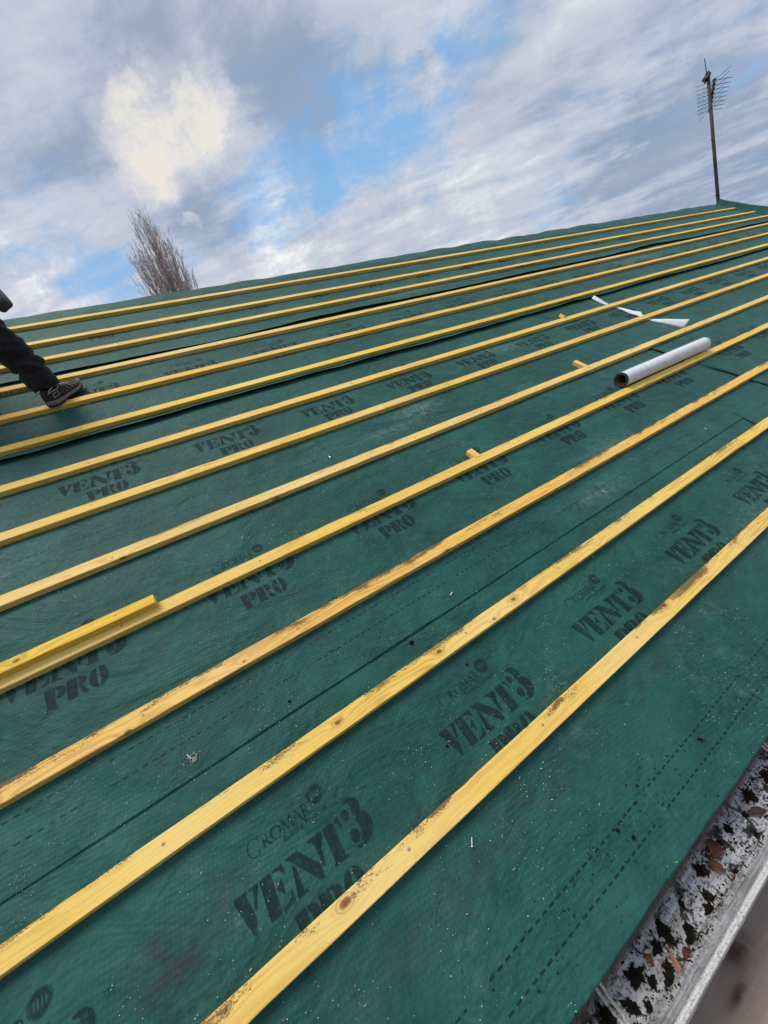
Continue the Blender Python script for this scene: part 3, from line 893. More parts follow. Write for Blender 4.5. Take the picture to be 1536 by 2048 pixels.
# ------------------------------------------------------------------ gutter
def gutter_mat():
    m, nt, b = mat_new('dirty_white_gutter'); g = G(nt)
    o = g.obj(); s = g.sep(o)
    st = g.comb(g.math('MULTIPLY', s[0], 1.0), g.math('MULTIPLY', s[1], 1.6), g.math('MULTIPLY', s[2], 1.6))
    col = g.mix(g.rng(g.noise(st, 9., 5, .6), .3, .7), (.30, .32, .35), (.52, .54, .60))
    run = g.noise(g.comb(g.math('MULTIPLY', s[0], 5.), g.math('MULTIPLY', s[1], 130.), g.math('MULTIPLY', s[2], 90.)), 1., 4, .7)
    col = g.mix(g.math('MULTIPLY', g.rng(run, .42, .62), .75), col, (.24, .21, .17))
    # grimy back wall
    back = g.rng(s[1], .112, .122)
    col = g.mix(g.math('MULTIPLY', back, .92), col, (.075, .060, .042))
    cl = g.noise(o, 23., 7, .72, .5)
    sp = g.noise(o, 105., 6, .72)
    low = g.rng(s[2], -.03, -.052)
    d = g.math('ADD', g.math('MULTIPLY', g.rng(cl, .535, .575), 1.), g.math('MULTIPLY', g.rng(sp, .52, .58), g.rng(cl, .34, .47)))
    d = g.math('MINIMUM', d, 1.)
    d = g.math('MULTIPLY', d, g.math('MAXIMUM', low, .35))
    col = g.mix(d, col, (.014, .012, .010))
    lip = g.math('MULTIPLY', g.rng(s[2], -.005, -.0015), g.math('LESS_THAN', s[1], .04))
    lipsp = g.math('MULTIPLY', g.rng(g.noise(o, 190., 4, .7), .52, .6), g.rng(g.noise(g.comb(s[0], 0., 0.), 9., 3), .35, .6, .3, 1.))
    col = g.mix(lip, col, g.mix(g.math('MULTIPLY', lipsp, .85), (.52, .52, .52), (.08, .075, .07)))
    g.put(b.inputs['Base Color'], col)
    g.put(b.inputs['Roughness'], g.rng(cl, .4, .6, .38, .8))
    g.put(b.inputs['Normal'], g.bump(g.math('ADD', sp, g.math('MULTIPLY', cl, 1.5)), .5, .0025))
    return m
M_GUT = gutter_mat()
GY, GZ = -.448, -.331 + Z0      # lip position
gut = empty('gutter', (0, GY, GZ))
tag(gut, 'dirty white gutter full of black moss below the membrane edge', 'gutter')
prof = [(.1285, .020), (.128, .0), (.1275, -.022), (.125, -.040), (.118, -.048), (.100, -.055), (.084, -.0605), (.080, -.058), (.076, -.058), (.073, -.062), (.060, -.064), (.050, -.063),
        (.043, -.057), (.039, -.046), (.034, -.0425), (.027, -.0405), (.0245, -.032), (.018, -.026), (.010, -.016), (.004, -.007), (.0015, -.002), (-.0025, .0005), (-.0045, .0), (-.0052, -.0025), (-.0064, -.0022), (-.0080, .0005), (-.0095, .0), (-.0105, -.004), (-.0105, -.014), (-.006, -.03), (.004, -.06), (.03, -.078), (.10, -.078), (.127, -.06)]
bm = bmesh.new(); nU = 150; rows = []
for a in range(nU+1):
    x = -3.6 + 14.4*a/nU
    rows.append([bm.verts.new((x, y + .0008*nz(x*6, y*50), z + .0008*nz(x*5, z*40, 3.))) for y, z in prof])
for a in range(nU):
    for k in range(len(prof)-1):
        f = bm.faces.new((rows[a][k], rows[a][k+1], rows[a+1][k+1], rows[a+1][k])); f.smooth = True
bmesh.ops.recalc_face_normals(bm, faces=bm.faces[:])
from_bm('gutter_trough', bm, M_GUT, gut)
M_STRAP = simple_mat('scuffed_strap_metal', (.45, .43, .39), .5, .0, var=.5, scale=90, bump=.4)
for ux in (.292, 1.135, 1.98, 2.82):
    for k, dx in enumerate((0, .013)):
        bm = bmesh.new(); r_ = []
        pp = [(y, z+.003) for y, z in prof[0:21]]
        for (y, z) in pp:
            jx = .004*nz(y*60, ux*9+k)
            r_.append([bm.verts.new((ux+dx+jx+e, y, z+h_)) for e, h_ in ((-.0035, 0), (-.002, .002), (.002, .002), (.0035, 0))])
        for a, b_ in zip(r_, r_[1:]):
            for q in range(3): bm.faces.new((a[q], a[q+1], b_[q+1], b_[q])).smooth = True
        from_bm('joint_strap', bm, M_STRAP, gut)

def gfloor(y):      # floor height of trough at local y
    for (a, b_) in zip(prof[2:19], prof[3:20]):
        y1, y0 = a[0], b_[0]
        if y0 <= y <= y1:
            t = (y-y0)/(y1-y0+1e-9); return b_[1]*(1-t)+a[1]*t
    return -.068
# moss clumps in the gutter
rr = random.Random(21)
cl = [(.68, .110, .018), (.378, .105, .020), (.546, .066, .014), (.621, .052, .012), (.642, .068, .014), (.461, .090, .017), (.532, .054, .011), (.274, .10, .022), (1.051, .09, .022), (.50, .105, .016),
      (.40, .07, .010), (.36, .055, .012), (.45, .06, .013), (.33, .075, .012), (.83, .10, .014), (.90, .085, .013), (.96, .10, .02), (1.02, .06, .014), (.74, .045, .009), (.87, .05, .010), (.58, .095, .008),
      (.31, .05, .012), (.27, .07, .015), (.23, .08, .02), (.78, .1, .009), (.43, .045, .014), (1.09, .08, .02), (1.1, .055, .016)]
def clump(rad, seed, elong):
    bm = bmesh.new(); bmesh.ops.create_icosphere(bm, subdivisions=5, radius=1.)
    for x in bm.verts:
        d = x.co.normalized(); f = 0; a_ = 1.; q = 1.6
        for o_ in range(5):
            f += a_*nz(d.x*q+seed, d.y*q+seed*.3, d.z*q*.6); q *= 2.1; a_ *= .72
        k_ = max(.22, 1 + .95*f)
        x.co = Vector((d.x*rad*k_*elong, d.y*rad*k_, max(-.1, d.z)*rad*.5*k_))
    me = bpy.data.meshes.new('moss_clump'); bm.to_mesh(me); bm.free(); return me
placew = ['just past the upper strap', 'near the lower strap', 'in the middle of the trough', 'beside the inner ridge', 'against the back wall', 'by the fallen leaves', 'at the bottom of the frame']
for k, (x, y, r) in enumerate(cl):
    yy = min(y, .096)
    me = clump(r*.62, k*4.1, rr.uniform(.8, 1.7))
    ob = mesh_obj('moss_clump', me, M_MOSS if k % 4 else M_MOSS2, None, (x, GY+yy, GZ+gfloor(yy)+.001), (0, 0, rr.uniform(0, 6)))
    tag(ob, 'black moss clump lying in the white gutter trough', 'moss', 'black moss clumps in the gutter')
bm = bmesh.new()
for k in range(2600):
    x = rr.uniform(.15, 1.25) ; y = rr.uniform(.026, .118)
    if nz(x*14, y*22, 3.) + .6*nz(x*40, y*60) < rr.uniform(-.15, .5): continue
    z = gfloor(y)+.0012; s_ = rr.uniform(.0006, .0032); a = rr.uniform(0, 6)
    M = Matrix.Translation((x, y, z)) @ Matrix.Rotation(a, 4, 'Z') @ Matrix.Rotation(rr.uniform(-.5, .5), 4, 'X')
    bm_box(bm, -s_, s_, -s_*.4, s_*.4, 0, s_*.5, M)
ob = from_bm('gutter_dirt', bm, M_MOSS, None, (0, GY, GZ)); tag(ob, 'black crumbs and grit strewn along the gutter floor', 'dirt', kind='stuff')
def twig(x, y, ang, L, lbl):
    bm = bmesh.new(); pts = [Vector((L*(t/6-.5), .006*sin(t*1.1), .002+.002*sin(t))) for t in range(7)]
    bm_tube(bm, pts, [.0008+.0006*(1-t/6) for t in range(7)], 6)
    p3 = pts[4]; bm_tube(bm, [p3, p3+Vector((.010, .009, .003))], [.0009, .0004], 5)
    ob = from_bm('twig', bm, M_MOSS2, None, (x, GY+y, GZ+gfloor(y)+.002), (0, 0, ang)); tag(ob, lbl, 'twig')
twig(.655, .045, 2.4, .07, 'thin dark branching twig across the inner gutter ridge')
twig(.545, .045, .9, .03, 'short straight twig in the gutter, mid trough')
twig(.50, .078, 2.2, .025, 'short dark stalk in the gutter near the pink leaf')

def leaf(x, y, ang, L, W, col, lbl, tilt=.2):
    m = simple_mat('dead_leaf_%s' % lbl.split()[0], col, .65, var=.45, scale=60, bump=.5)
    bm = bmesh.new(); n = 10; rows = []
    for a in range(n+1):
        t = a/n; hw = W/2*(sin(pi*min(1, t*.96+.03))**.7)*(1+.12*nz(t*9, x*30)); row = []
        for k in range(5):
            s_ = k/2-1
            row.append(bm.verts.new((L*(t-.5), s_*hw, abs(s_)*hw*.35+.006*sin(t*3)*1.0+.002*nz(t*5, s_*3, x*9))))
        rows.append(row)
    for a, b_ in zip(rows, rows[1:]):
        for k in range(4): bm.faces.new((a[k], a[k+1], b_[k+1], b_[k])).smooth = True
    o = empty('dead_leaf', (x, GY+y, GZ+gfloor(y)+.006), (tilt, .1, ang)); tag(o, lbl, 'leaf', 'dead leaves in the gutter')
    ob = from_bm('blade', bm, m, o); so = ob.modifiers.new('t', 'SOLIDIFY'); so.thickness = .0006
    bm = bmesh.new(); bm_tube(bm, [(L*.42, 0, .003), (L*.62, .002, .006), (L*.75, .004, .004)], [.0011, .0008, .0006], 6)
    from_bm('stalk', bm, m, o)
leaf(.752, .096, .5, .046, .034, (.085, .022, .014), 'crimson brown crumpled leaf near the gutter back wall')
leaf(.712, .075, 2.1, .034, .028, (.11, .045, .018), 'orange brown oval leaf in the middle of the gutter')
leaf(.455, .046, .9, .050, .017, (.34, .15, .095), 'pink salmon narrow leaf low in the gutter', .5)
leaf(.497, .045, .2, .026, .02, (.06, .015, .014), 'maroon small leaf touching the pink one')
leaf(.425, .088, 1.2, .02, .016, (.13, .05, .015), 'tan small leaf between moss clumps')
leaf(.925, .070, -.4, .05, .018, (.045, .025, .015), 'bark brown long leaf near the upper strap')

# ------------------------------------------------------------------ building below, deck, ground
def wall_mat():
    m, nt, b = mat_new('red_brick_wall'); g = G(nt)
    o = g.obj(); s = g.sep(o)
    br = g.n('ShaderNodeTexBrick'); g.put(br.inputs['Vector'], g.comb(g.math('ADD', s[0], s[1]), s[2]))
    br.inputs['Scale'].default_value = 1; br.inputs['Brick Width'].default_value = .225; br.inputs['Row Height'].default_value = .075; br.inputs['Mortar Size'].default_value = .006
    br.inputs['Color1'].default_value = (.25, .09, .055, 1); br.inputs['Color2'].default_value = (.33, .14, .08, 1); br.inputs['Mortar'].default_value = (.35, .32, .28, 1)
    g.put(b.inputs['Base Color'], br.outputs[0]); b.inputs['Roughness'].default_value = .9
    return m
M_BRICK = wall_mat()
M_FASCIA = simple_mat('weathered_fascia', (.13, .11, .085), .6, scale=8)
M_DECKING = simple_mat('underside_timber', (.2, .13, .07), .8)
rid = P(0, 4.2, 0)
house = empty('house', (3.5, rid.y, 0)); tag(house, 'brick house carrying the green felted roof', 'house')
def hb(name, x0, x1, y0, y1, z0, z1, mat):
    bm = bmesh.new(); bm_box(bm, x0-3.5, x1-3.5, y0-rid.y, y1-rid.y, z0, z1)
    return from_bm(name, bm, mat, house)
front = -.16; back_y = 2*rid.y - front
zt = P(0, -.3, -.1).z
hb('wall', U0+.1, U1-.1, front, back_y, 0, zt-.10, M_BRICK)
bm = bmesh.new()     # roof body (solid prism just under the sheets) with gable ends
e0 = P(0, -.40, -.02); r0 = P(0, 4.06, -.02)
ys = [(e0.y, e0.z), (r0.y, r0.z), (2*r0.y-e0.y, e0.z), (2*r0.y-e0.y, e0.z-.12), (e0.y, e0.z-.12)]
A = [bm.verts.new((U0+.02-3.5, y-rid.y, z)) for y, z in ys]; B = [bm.verts.new((U1-.02-3.5, y-rid.y, z)) for y, z in ys]
for k in range(5): bm.faces.new((A[k], A[(k+1) % 5], B[(k+1) % 5], B[k]))
bm.faces.new(A[::-1]); bm.faces.new(B)
bmesh.ops.recalc_face_normals(bm, faces=bm.faces[:])
from_bm('roof', bm, M_DECKING, house)
hb('fascia', U0, U1, -.3185, -.30, Z0-.46, Z0-.322, M_FASCIA)

def deck_mat():
    m, nt, b = mat_new('wet_plywood_board'); g = G(nt)
    o = g.obj(); s = g.sep(o)
    n1 = g.noise(o, 3.2, 6, .65); c = g.mix(g.rng(n1, .3, .7), (.30, .225, .185), (.46, .37, .315))
    gr = g.noise(g.comb(g.math('MULTIPLY', s[0], 5.), g.math('MULTIPLY', s[1], 70.), 0.), 1., 4, .7)
    c = g.mix(g.math('MULTIPLY', g.rng(gr, .4, .75), .35), c, (.15, .105, .08))
    def blob(cu, cv, ru, rv):
        du = g.math('DIVIDE', g.math('SUBTRACT', s[0], cu), ru); dv = g.math('DIVIDE', g.math('SUBTRACT', s[1], cv), rv)
        return g.math('EXPONENT', g.math('MULTIPLY', g.math('ADD', g.math('MULTIPLY', du, du), g.math('MULTIPLY', dv, dv)), -1.))
    wet = g.math('MULTIPLY', g.math('ADD', blob(.685, -.405, .05, .022), blob(.60, -.44, .04, .010)), g.rng(g.noise(o, 26., 4, .6), .25, .5))
    c = g.mix(g.math('MINIMUM', g.math('MULTIPLY', wet, .9), .85), c, (.045, .028, .02))
    rust = g.math('MULTIPLY', blob(.62, -.47, .10, .008), g.rng(g.noise(o, 18., 3, .6), .3, .5))
    c = g.mix(g.math('MULTIPLY', rust, .22), c, (.26, .10, .04))
    fl = g.rng(g.noise(g.comb(g.math('MULTIPLY', s[0], 60.), g.math('MULTIPLY', s[1], 160.), 0.), 1., 4, .7), .66, .72)
    c = g.mix(g.math('MULTIPLY', fl, .7), c, (.03, .02, .015))
    g.put(b.inputs['Base Color'], c); g.put(b.inputs['Roughness'], g.rng(wet, 0., .6, .75, .35))
    g.put(b.inputs['Normal'], g.bump(g.math('ADD', gr, n1), .3, .002))
    return m
M_DECK = deck_mat()
deck = empty('scaffold_deck', (0, 0, Z0-.62)); tag(deck, 'stained brown scaffold board deck below the gutter', 'scaffold')
bm = bmesh.new(); bm_box(bm, -2.5, 5., -1.55, -.34, -.018, 0)
bmesh.ops.bevel(bm, geom=bm.edges[:], offset=.002, segments=1)
from_bm('board', bm, M_DECK, deck)
for x in (-2.2, .2, 2.5, 4.8):
    for y in (-1.5, -.42):
        bm = bmesh.new(); bm_tube(bm, [(x, y, -(Z0-.62)), (x, y, -.019)], .024, 14)
        from_bm('standard_pole', bm, M_STEEL, deck, smooth=True)

def ground_mat():
    m, nt, b = mat_new('garden_grass'); g = G(nt); o = g.obj()
    c = g.mix(g.rng(g.noise(o, .35, 6, .65), .3, .7), (.035, .055, .018), (.075, .085, .035))
    c = g.mix(g.rng(g.noise(o, 18., 4, .7), .4, .8), c, (.05, .045, .025))
    g.put(b.inputs['Base Color'], c); b.inputs['Roughness'].default_value = .95
    g.put(b.inputs['Normal'], g.bump(g.noise(o, 30., 4, .7), .6, .03))
    return m
bm = bmesh.new(); S_ = 900
vs = [bm.verts.new(p) for p in ((-S_, -S_, 0), (S_, -S_, 0), (S_, S_, 0), (-S_, S_, 0))]; bm.faces.new(vs)
tag(from_bm('ground', bm, ground_mat()), kind='structure')

# ------------------------------------------------------------------ aerial mast
M_MAST = simple_mat('weathered_mast', (.05, .04, .035), .7, var=.4, scale=12)
M_ALU = simple_mat('dull_aluminium', (.10, .105, .12), .5, .5)
mx_, my_ = 11.3, 3.465
mast = empty('aerial_mast', (mx_, my_, 0)); tag(mast, 'dark television aerial mast with many rods beyond the right end of the ridge', 'aerial')
bm = bmesh.new(); bm_tube(bm, [(0, 0, 0), (0, 0, Z0+3.4), (0, 0, Z0+4.93)], [.031, .029, .026], 12)
from_bm('pole', bm, M_MAST, mast, smooth=True)
bm = bmesh.new(); bm_box(bm, -.62, .02, -.03, .03, Z0+1.0, Z0+1.05); bm_box(bm, -.62, .02, -.03, .03, Z0+1.9, Z0+1.95)
from_bm('wall_bracket', bm, M_MAST, mast)
bm = bmesh.new()
for (h_, a) in ((2.83, 2.6), (3.47, 3.0), (3.80, 2.8)):
    bm_tube(bm, [(0, 0, Z0+h_), (cos(a)*.055, sin(a)*.055, Z0+h_+.01)], [.012, .006], 6)
from_bm('clip', bm, M_MAST, mast)
# boom points away, tilted slightly
az = radians(28); bd = Vector((cos(az), sin(az), -.30)).normalized()
side = Vector((-sin(az), cos(az), 0)).normalized(); upv = bd.cross(side)*-1
if upv.z < 0: upv = -upv
c0 = Vector((.0, -.05, Z0+4.58)) - bd*.30
bm = bmesh.new(); bm_tube(bm, [c0, c0+bd*.86], .014, 8)
from_bm('boom', bm, M_ALU, mast, smooth=True)
for k in range(8):
    c = c0 + bd*(.05+.105*k); L = .275 - .010*k
    bm = bmesh.new()
    for s1 in (-1, 1):
        for s2 in (-1, 1):
            bm_tube(bm, [c, c + (side*s1*cos(radians(24)) + upv*s2*sin(radians(22)))*L + bd*.04], .0040, 6)
    bm_box(bm, -.028, .028, -.02, .02, -.022, .022, Matrix.Translation(c))
    from_bm('rod_element', bm, M_ALU, mast)
bm = bmesh.new()
for s1 in (-1, 1): bm_box(bm, -.008, .008, -.02, .045, -.04, .06, Matrix.Translation((-.04, -.02*s1, Z0+4.82)) @ Matrix.Rotation(.5*s1, 4, 'X'))
bm_box(bm, -.04, .025, -.03, .03, -.05, .05, Matrix.Translation((-.01, 0, Z0+4.86)) @ Matrix.Rotation(.4, 4, 'Y'))
bm_tube(bm, [(-.05, 0, Z0+4.86), (-.055, .01, Z0+5.14)], .007, 6)
from_bm('amplifier_box', bm, M_MAST, mast)

# ------------------------------------------------------------------ bare poplar behind the ridge
def tree():
    rr = random.Random(5)
    D = 34.
    ctr = Vector((.113*D, .925*D - .75, 0))
    t = empty('bare_poplar', ctr); tag(t, 'bare winter poplar with upswept branches beyond the ridge on the left', 'tree')
    m = simple_mat('poplar_bark', (.46, .35, .33), .9, var=.4, scale=6)
    Ht = 21.0
    bm = bmesh.new()
    tp = [Vector((.2*nz(k*.6, 1.), .2*nz(k*.6, 4.), Ht*.97*k/14)) for k in range(15)]
    bm_tube(bm, tp, [max(.012, .30*(1-k/11.)) for k in range(15)], 10)
    from_bm('trunk', bm, m, t, smooth=True)
    bm = bmesh.new()
    def branch(p, d, L, r, depth, bend=.10):
        n = max(3, int(L/.4)); pts = [p]; dd = d.copy(); rad = [r]
        for k in range(n):
            dd = (dd + Vector((rr.gauss(0, .06), rr.gauss(0, .06), bend + rr.gauss(0, .03)))).normalized()
            pts.append(pts[-1] + dd*(L/n)); rad.append(max(.007, r*(1-(k+1)/(n+.3))))
        bm_tube(bm, pts, rad, 4, caps=False)
        if depth < 2:
            for q in range({0: int(L*4.2), 1: int(L*2.6)}[depth]):
                f = rr.uniform(.12, .98); i_ = min(len(pts)-2, int(f*(len(pts)-1)))
                a = rr.uniform(0, 2*pi); base = (pts[i_+1]-pts[i_]).normalized()
                nd = (base + Vector((cos(a), sin(a), .15))*rr.uniform(.25, .55)).normalized()
                branch(pts[i_].lerp(pts[i_+1], rr.random()), nd, min(1.5, L*rr.uniform(.14, .36)*(1.2-f*.5)), max(.008, r*(1-f)*.45), depth+1)
    for q in range(120):
        re_ = 1.95*math.sqrt(rr.random()); a = rr.uniform(0, 2*pi)
        zt_ = 21.6 - 4.6*(re_/1.95)**1.25 + rr.gauss(0, .35)
        L = rr.uniform(4.5, 8.5); n = 14; pts = []; rad = []
        ph = rr.uniform(0, 6)
        for k in range(n+1):
            f = k/n; rad_ = re_*(.12 + .88*f**.75)
            pts.append(Vector((cos(a)*rad_+.10*sin(f*7+ph)*f+rr.gauss(0, .025), sin(a)*rad_+.10*cos(f*6+ph)*f+rr.gauss(0, .025), zt_ - L*(1-f))))
            rad.append(max(.008, .05*(1-f)**1.1))
        bm_tube(bm, pts, rad, 5, caps=False)
        for w_ in range(int(L*3.2)):
            f = rr.uniform(.25, .99); i_ = min(n-1, int(f*n)); aa = rr.uniform(0, 2*pi)
            nd = ((pts[i_+1]-pts[i_]).normalized() + Vector((cos(aa), sin(aa), .1))*rr.uniform(.2, .5)).normalized()
            branch(pts[i_].lerp(pts[i_+1], rr.random()), nd, rr.uniform(.35, 1.1), .014*(1.2-f)+.006, 1, .08)
    from_bm('crown', bm, m, t)
tree()

# ------------------------------------------------------------------ worker at the left edge
def worker():
    z = Z0
    M_CLOTH = simple_mat('black_work_trousers', (.014, .014, .020), .75, var=.4, scale=60, bump=.4, spec=.15)
    M_CLOTH.node_tree.nodes['Principled BSDF'].inputs['Sheen Weight'].default_value = .10
    M_JKT = simple_mat('charcoal_jacket', (.028, .03, .038), .8, var=.3, scale=50, bump=.4, spec=.2)
    M_SKIN = simple_mat('skin', (.50, .28, .20), .55, var=.08, scale=20, bump=.1)
    M_HAIR = simple_mat('dark_hair', (.03, .02, .015), .7, var=.4, scale=150, bump=.6)
    M_SHOE = simple_mat('black_trainer_fabric', (.016, .015, .015), .7, var=.4, scale=180, bump=.5)
    M_SOLE = simple_mat('grey_rubber_sole', (.16, .14, .13), .7, var=.25, scale=60)
    M_SOLE2 = simple_mat('black_outsole', (.015, .015, .016), .8)
    M_LACE = simple_mat('pale_lace', (.50, .48, .44), .8)
    V = lambda x, y, zz: Vector((x, y, zz+z))
    J = dict(pelvis=V(-1.10, 1.95, 2.02), spine=V(-1.07, 1.93, 2.24), chest=V(-1.0, 1.90, 2.47), neck=V(-.93, 1.88, 2.66), head=V(-.89, 1.87, 2.77), crown=V(-.88, 1.87, 2.88),
             rhip=V(-1.06, 1.85, 2.02), rknee=V(-.60, 1.79, 2.05), rshin=V(-.535, 1.852, 1.85), rank=V(-.505, 1.925, 1.665), rfoot=V(-.43, 1.99, 1.63),
             lhip=V(-1.13, 2.06, 2.02), lknee=V(-1.0, 2.28, 2.38), lank=V(-1.17, 2.25, 1.90), lfoot=V(-1.08, 2.25, 1.86),
             rsh=V(-.98, 1.74, 2.55), relb=V(-.80, 1.66, 2.29), rwri=V(-.655, 1.745, 2.05), rhand=V(-.585, 1.765, 2.01),
             lsh=V(-.98, 2.06, 2.55), lelb=V(-1.08, 2.25, 2.34), lwri=V(-.95, 2.22, 2.47), lhand=V(-.90, 2.22, 2.50))
    root = V(-.8, 1.95, 1.7)
    per = None
    def grow(name, keys, edges, rad, sub=2):
        vs = [J[k]-root for k in keys]; es = [(keys.index(a), keys.index(b_)) for a, b_ in edges]
        return skin_mesh(name, vs, es, rad, sub)
    bk = ['pelvis','spine','chest','neck','head','crown','rhip','rknee','rank','rfoot','lhip','lknee','lank','lfoot','rsh','relb','rwri','rhand','lsh','lelb','lwri','lhand']
    be = [('pelvis','spine'),('spine','chest'),('chest','neck'),('neck','head'),('head','crown'),('pelvis','rhip'),('rhip','rknee'),('rknee','rank'),('rank','rfoot'),('pelvis','lhip'),('lhip','lknee'),('lknee','lank'),('lank','lfoot'),
          ('chest','rsh'),('rsh','relb'),('relb','rwri'),('rwri','rhand'),('chest','lsh'),('lsh','lelb'),('lelb','lwri'),('lwri','lhand')]
    br_ = [.12,.12,.13,.055,.085,.07,.08,.042,.034,.035,.08,.055,.038,.035,.055,.042,.028,.034,.055,.042,.028,.034]
    # fingers and thumb on both hands
    def fingers(hk, dirv, palm):
        dirv = dirv.normalized(); side_ = dirv.cross(palm).normalized()
        for q in range(5):
            o_f = (q-1.5)*.019 if q < 4 else -.036
            ln = [.026, .030, .028, .022, .024][q]
            a = J[hk] + side_*o_f + dirv*(.03 if q < 4 else -.002)
            b1 = a + dirv*ln + palm*.012; c1 = b1 + dirv*ln*.5 + palm*.022
            n1, n2, n3 = hk+'a%d' % q, hk+'b%d' % q, hk+'c%d' % q
            J[n1], J[n2], J[n3] = a, b1, c1
            bk.extend([n1, n2, n3]); be.extend([(hk, n1), (n1, n2), (n2, n3)]); br_.extend([.011, .0095, .008])
    fingers('rhand', J['rhand']-J['rwri'], Vector((.1, .2, -.9)).normalized())
    fingers('lhand', J['lhand']-J['lwri'], Vector((.3, 0, -.8)).normalized())
    per = mesh_obj('person', grow('person', bk, be, br_), M_SKIN, None, root)
    tag(per, "worker crouching at the left edge, only black trouser leg and trainer in view", 'person')
    def folds(me, amp, sc_, ax=(0, 0, 1)):
        for v in me.vertices:
            c = v.co; n_ = v.normal
            f = noise.noise(Vector((c.x*sc_, c.y*sc_, c.z*sc_*2.4))) + .5*noise.noise(Vector((c.x*sc_*2.3, c.y*sc_*2.3, c.z*sc_*4.)))
            v.co = c + n_*f*amp
    tk = ['pelvis','rhip','rknee','rshin','rank','lhip','lknee','lank']
    sv = J['rank'].copy(); J['rank'] = V(-.478, 1.910, 1.715)
    me = grow('trousers', tk, [('pelvis','rhip'),('rhip','rknee'),('rknee','rshin'),('rshin','rank'),('pelvis','lhip'),('lhip','lknee'),('lknee','lank')], [.145,.125,.100,.080,.075,.125,.10,.08], 3)
    J['rank'] = sv
    folds(me, .020, 13.)
    mesh_obj('trousers', me, M_CLOTH, per)
    # rucked cuff over the trainer
    bm = bmesh.new(); n = 40; rows = []
    ax = (J['rank']-J['rshin']).normalized(); a0 = V(-.493, 1.895, 1.745)-root; s1 = ax.orthogonal().normalized(); s2 = ax.cross(s1)
    for q, (t, r) in enumerate([(0, .070), (.012, .086), (.03, .092), (.05, .086), (.062, .091), (.085, .088), (.10, .080), (.098, .066), (.08, .060)]):
        r *= .80
        rows.append([bm.verts.new(a0 + ax*(t+.008*nz(cos(2*pi*k/n)*2, sin(2*pi*k/n)*2, q*.9)) + (s1*cos(2*pi*k/n)+s2*sin(2*pi*k/n))*(r+.008*nz(cos(2*pi*k/n)*1.7+3, sin(2*pi*k/n)*1.7, q*1.3))) for k in range(n)])
    for a, b_ in zip(rows, rows[1:]):
        for k in range(n): bm.faces.new((a[k], a[(k+1) % n], b_[(k+1) % n], b_[k])).smooth = True
    bmesh.ops.recalc_face_normals(bm, faces=bm.faces[:])
    from_bm('trouser_cuff', bm, M_CLOTH, per)
    jk = ['pelvis','spine','chest','neck','rsh','relb','rwri','lsh','lelb','lwri']
    sv2 = {k: J[k].copy() for k in ('rwri', 'lwri')}
    J['rwri'] = J['relb'].lerp(J['rwri'], .88); J['lwri'] = J['lelb'].lerp(J['lwri'], .85)
    me = grow('jacket', jk, [('pelvis','spine'),('spine','chest'),('chest','neck'),('chest','rsh'),('rsh','relb'),('relb','rwri'),('chest','lsh'),('lsh','lelb'),('lelb','lwri')], [.16,.155,.165,.075,.085,.068,.05,.085,.068,.05], 3)
    J.update(sv2); folds(me, .012, 9.); mesh_obj('jacket', me, M_JKT, per)
    # head details
    hc = J['head'].lerp(J['crown'], .45)-root
    fw = Vector((.93, -.1, -.3)).normalized(); sd = fw.cross(Vector((0, 0, 1))).normalized(); up = sd.cross(fw)
    bm = bmesh.new(); bmesh.ops.create_icosphere(bm, subdivisions=4, radius=.112)
    for x in list(bm.verts):
        if x.co.dot(fw) > .045 and x.co.dot(up) < .055: bm.verts.remove(x)
    for x in bm.verts: x.co = hc + Vector((0, 0, .02)) + x.co*Vector((1, .9, 1.02)).x*(1+.05*nz(x.co.x*40, x.co.y*40, x.co.z*12)) - fw*.006
    from_bm('hair', bm, M_HAIR, per, smooth=True)
    M_EYE = simple_mat('eye_white', (.7, .7, .68), .3)
    for s_ in (-1, 1):
        bm = bmesh.new(); bmesh.ops.create_uvsphere(bm, u_segments=12, v_segments=8, radius=.012)
        from_bm('eye', bm, M_EYE, per, loc=hc+fw*.082+sd*.03*s_-up*.004, smooth=True)
        bm = bmesh.new(); bmesh.ops.create_icosphere(bm, subdivisions=2, radius=.026)
        for x in bm.verts: x.co = Vector((x.co.x*.7, x.co.y*.35, x.co.z))
        from_bm('ear', bm, M_SKIN, per, loc=hc+sd*.088*s_-up*.01, smooth=True)
    bm = bmesh.new(); bm_tube(bm, [hc+fw*.088+up*.0, hc+fw*.108-up*.025, hc+fw*.092-up*.034], [.007, .013, .009], 8)
    from_bm('nose', bm, M_SKIN, per, smooth=True)
    bm = bmesh.new(); bm_tube(bm, [hc+fw*.086-up*.055+sd*.022, hc+fw*.094-up*.053, hc+fw*.086-up*.055-sd*.022], [.003, .006, .003], 8)
    from_bm('mouth', simple_mat and bm, M_REDCORE, per, smooth=True)

    # trainer
    def shoe(heel, toe, lbl):
        d = (toe-heel); L = .285; d.normalize()
        nrm = Vector((0, -.30, .95)); nrm = (nrm - d*nrm.dot(d)).normalized(); lat = nrm.cross(d)
        M = Matrix((( d.x, lat.x, nrm.x, heel.x), (d.y, lat.y, nrm.y, heel.y), (d.z, lat.z, nrm.z, heel.z), (0, 0, 0, 1)))
        s = empty('shoe', (0, 0, 0)); s.parent = per
        s.matrix_local = Matrix.Translation(-root) @ M
        outline = [(0, .030), (.02, .036), (.06, .036), (.11, .034), (.15, .040), (.20, .047), (.24, .044), (.27, .030), (.285, .008)]
        def width(x):
            for (a, wa), (b_, wb) in zip(outline, outline[1:]):
                if a <= x <= b_: return wa+(wb-wa)*(x-a)/(b_-a)
            return .008
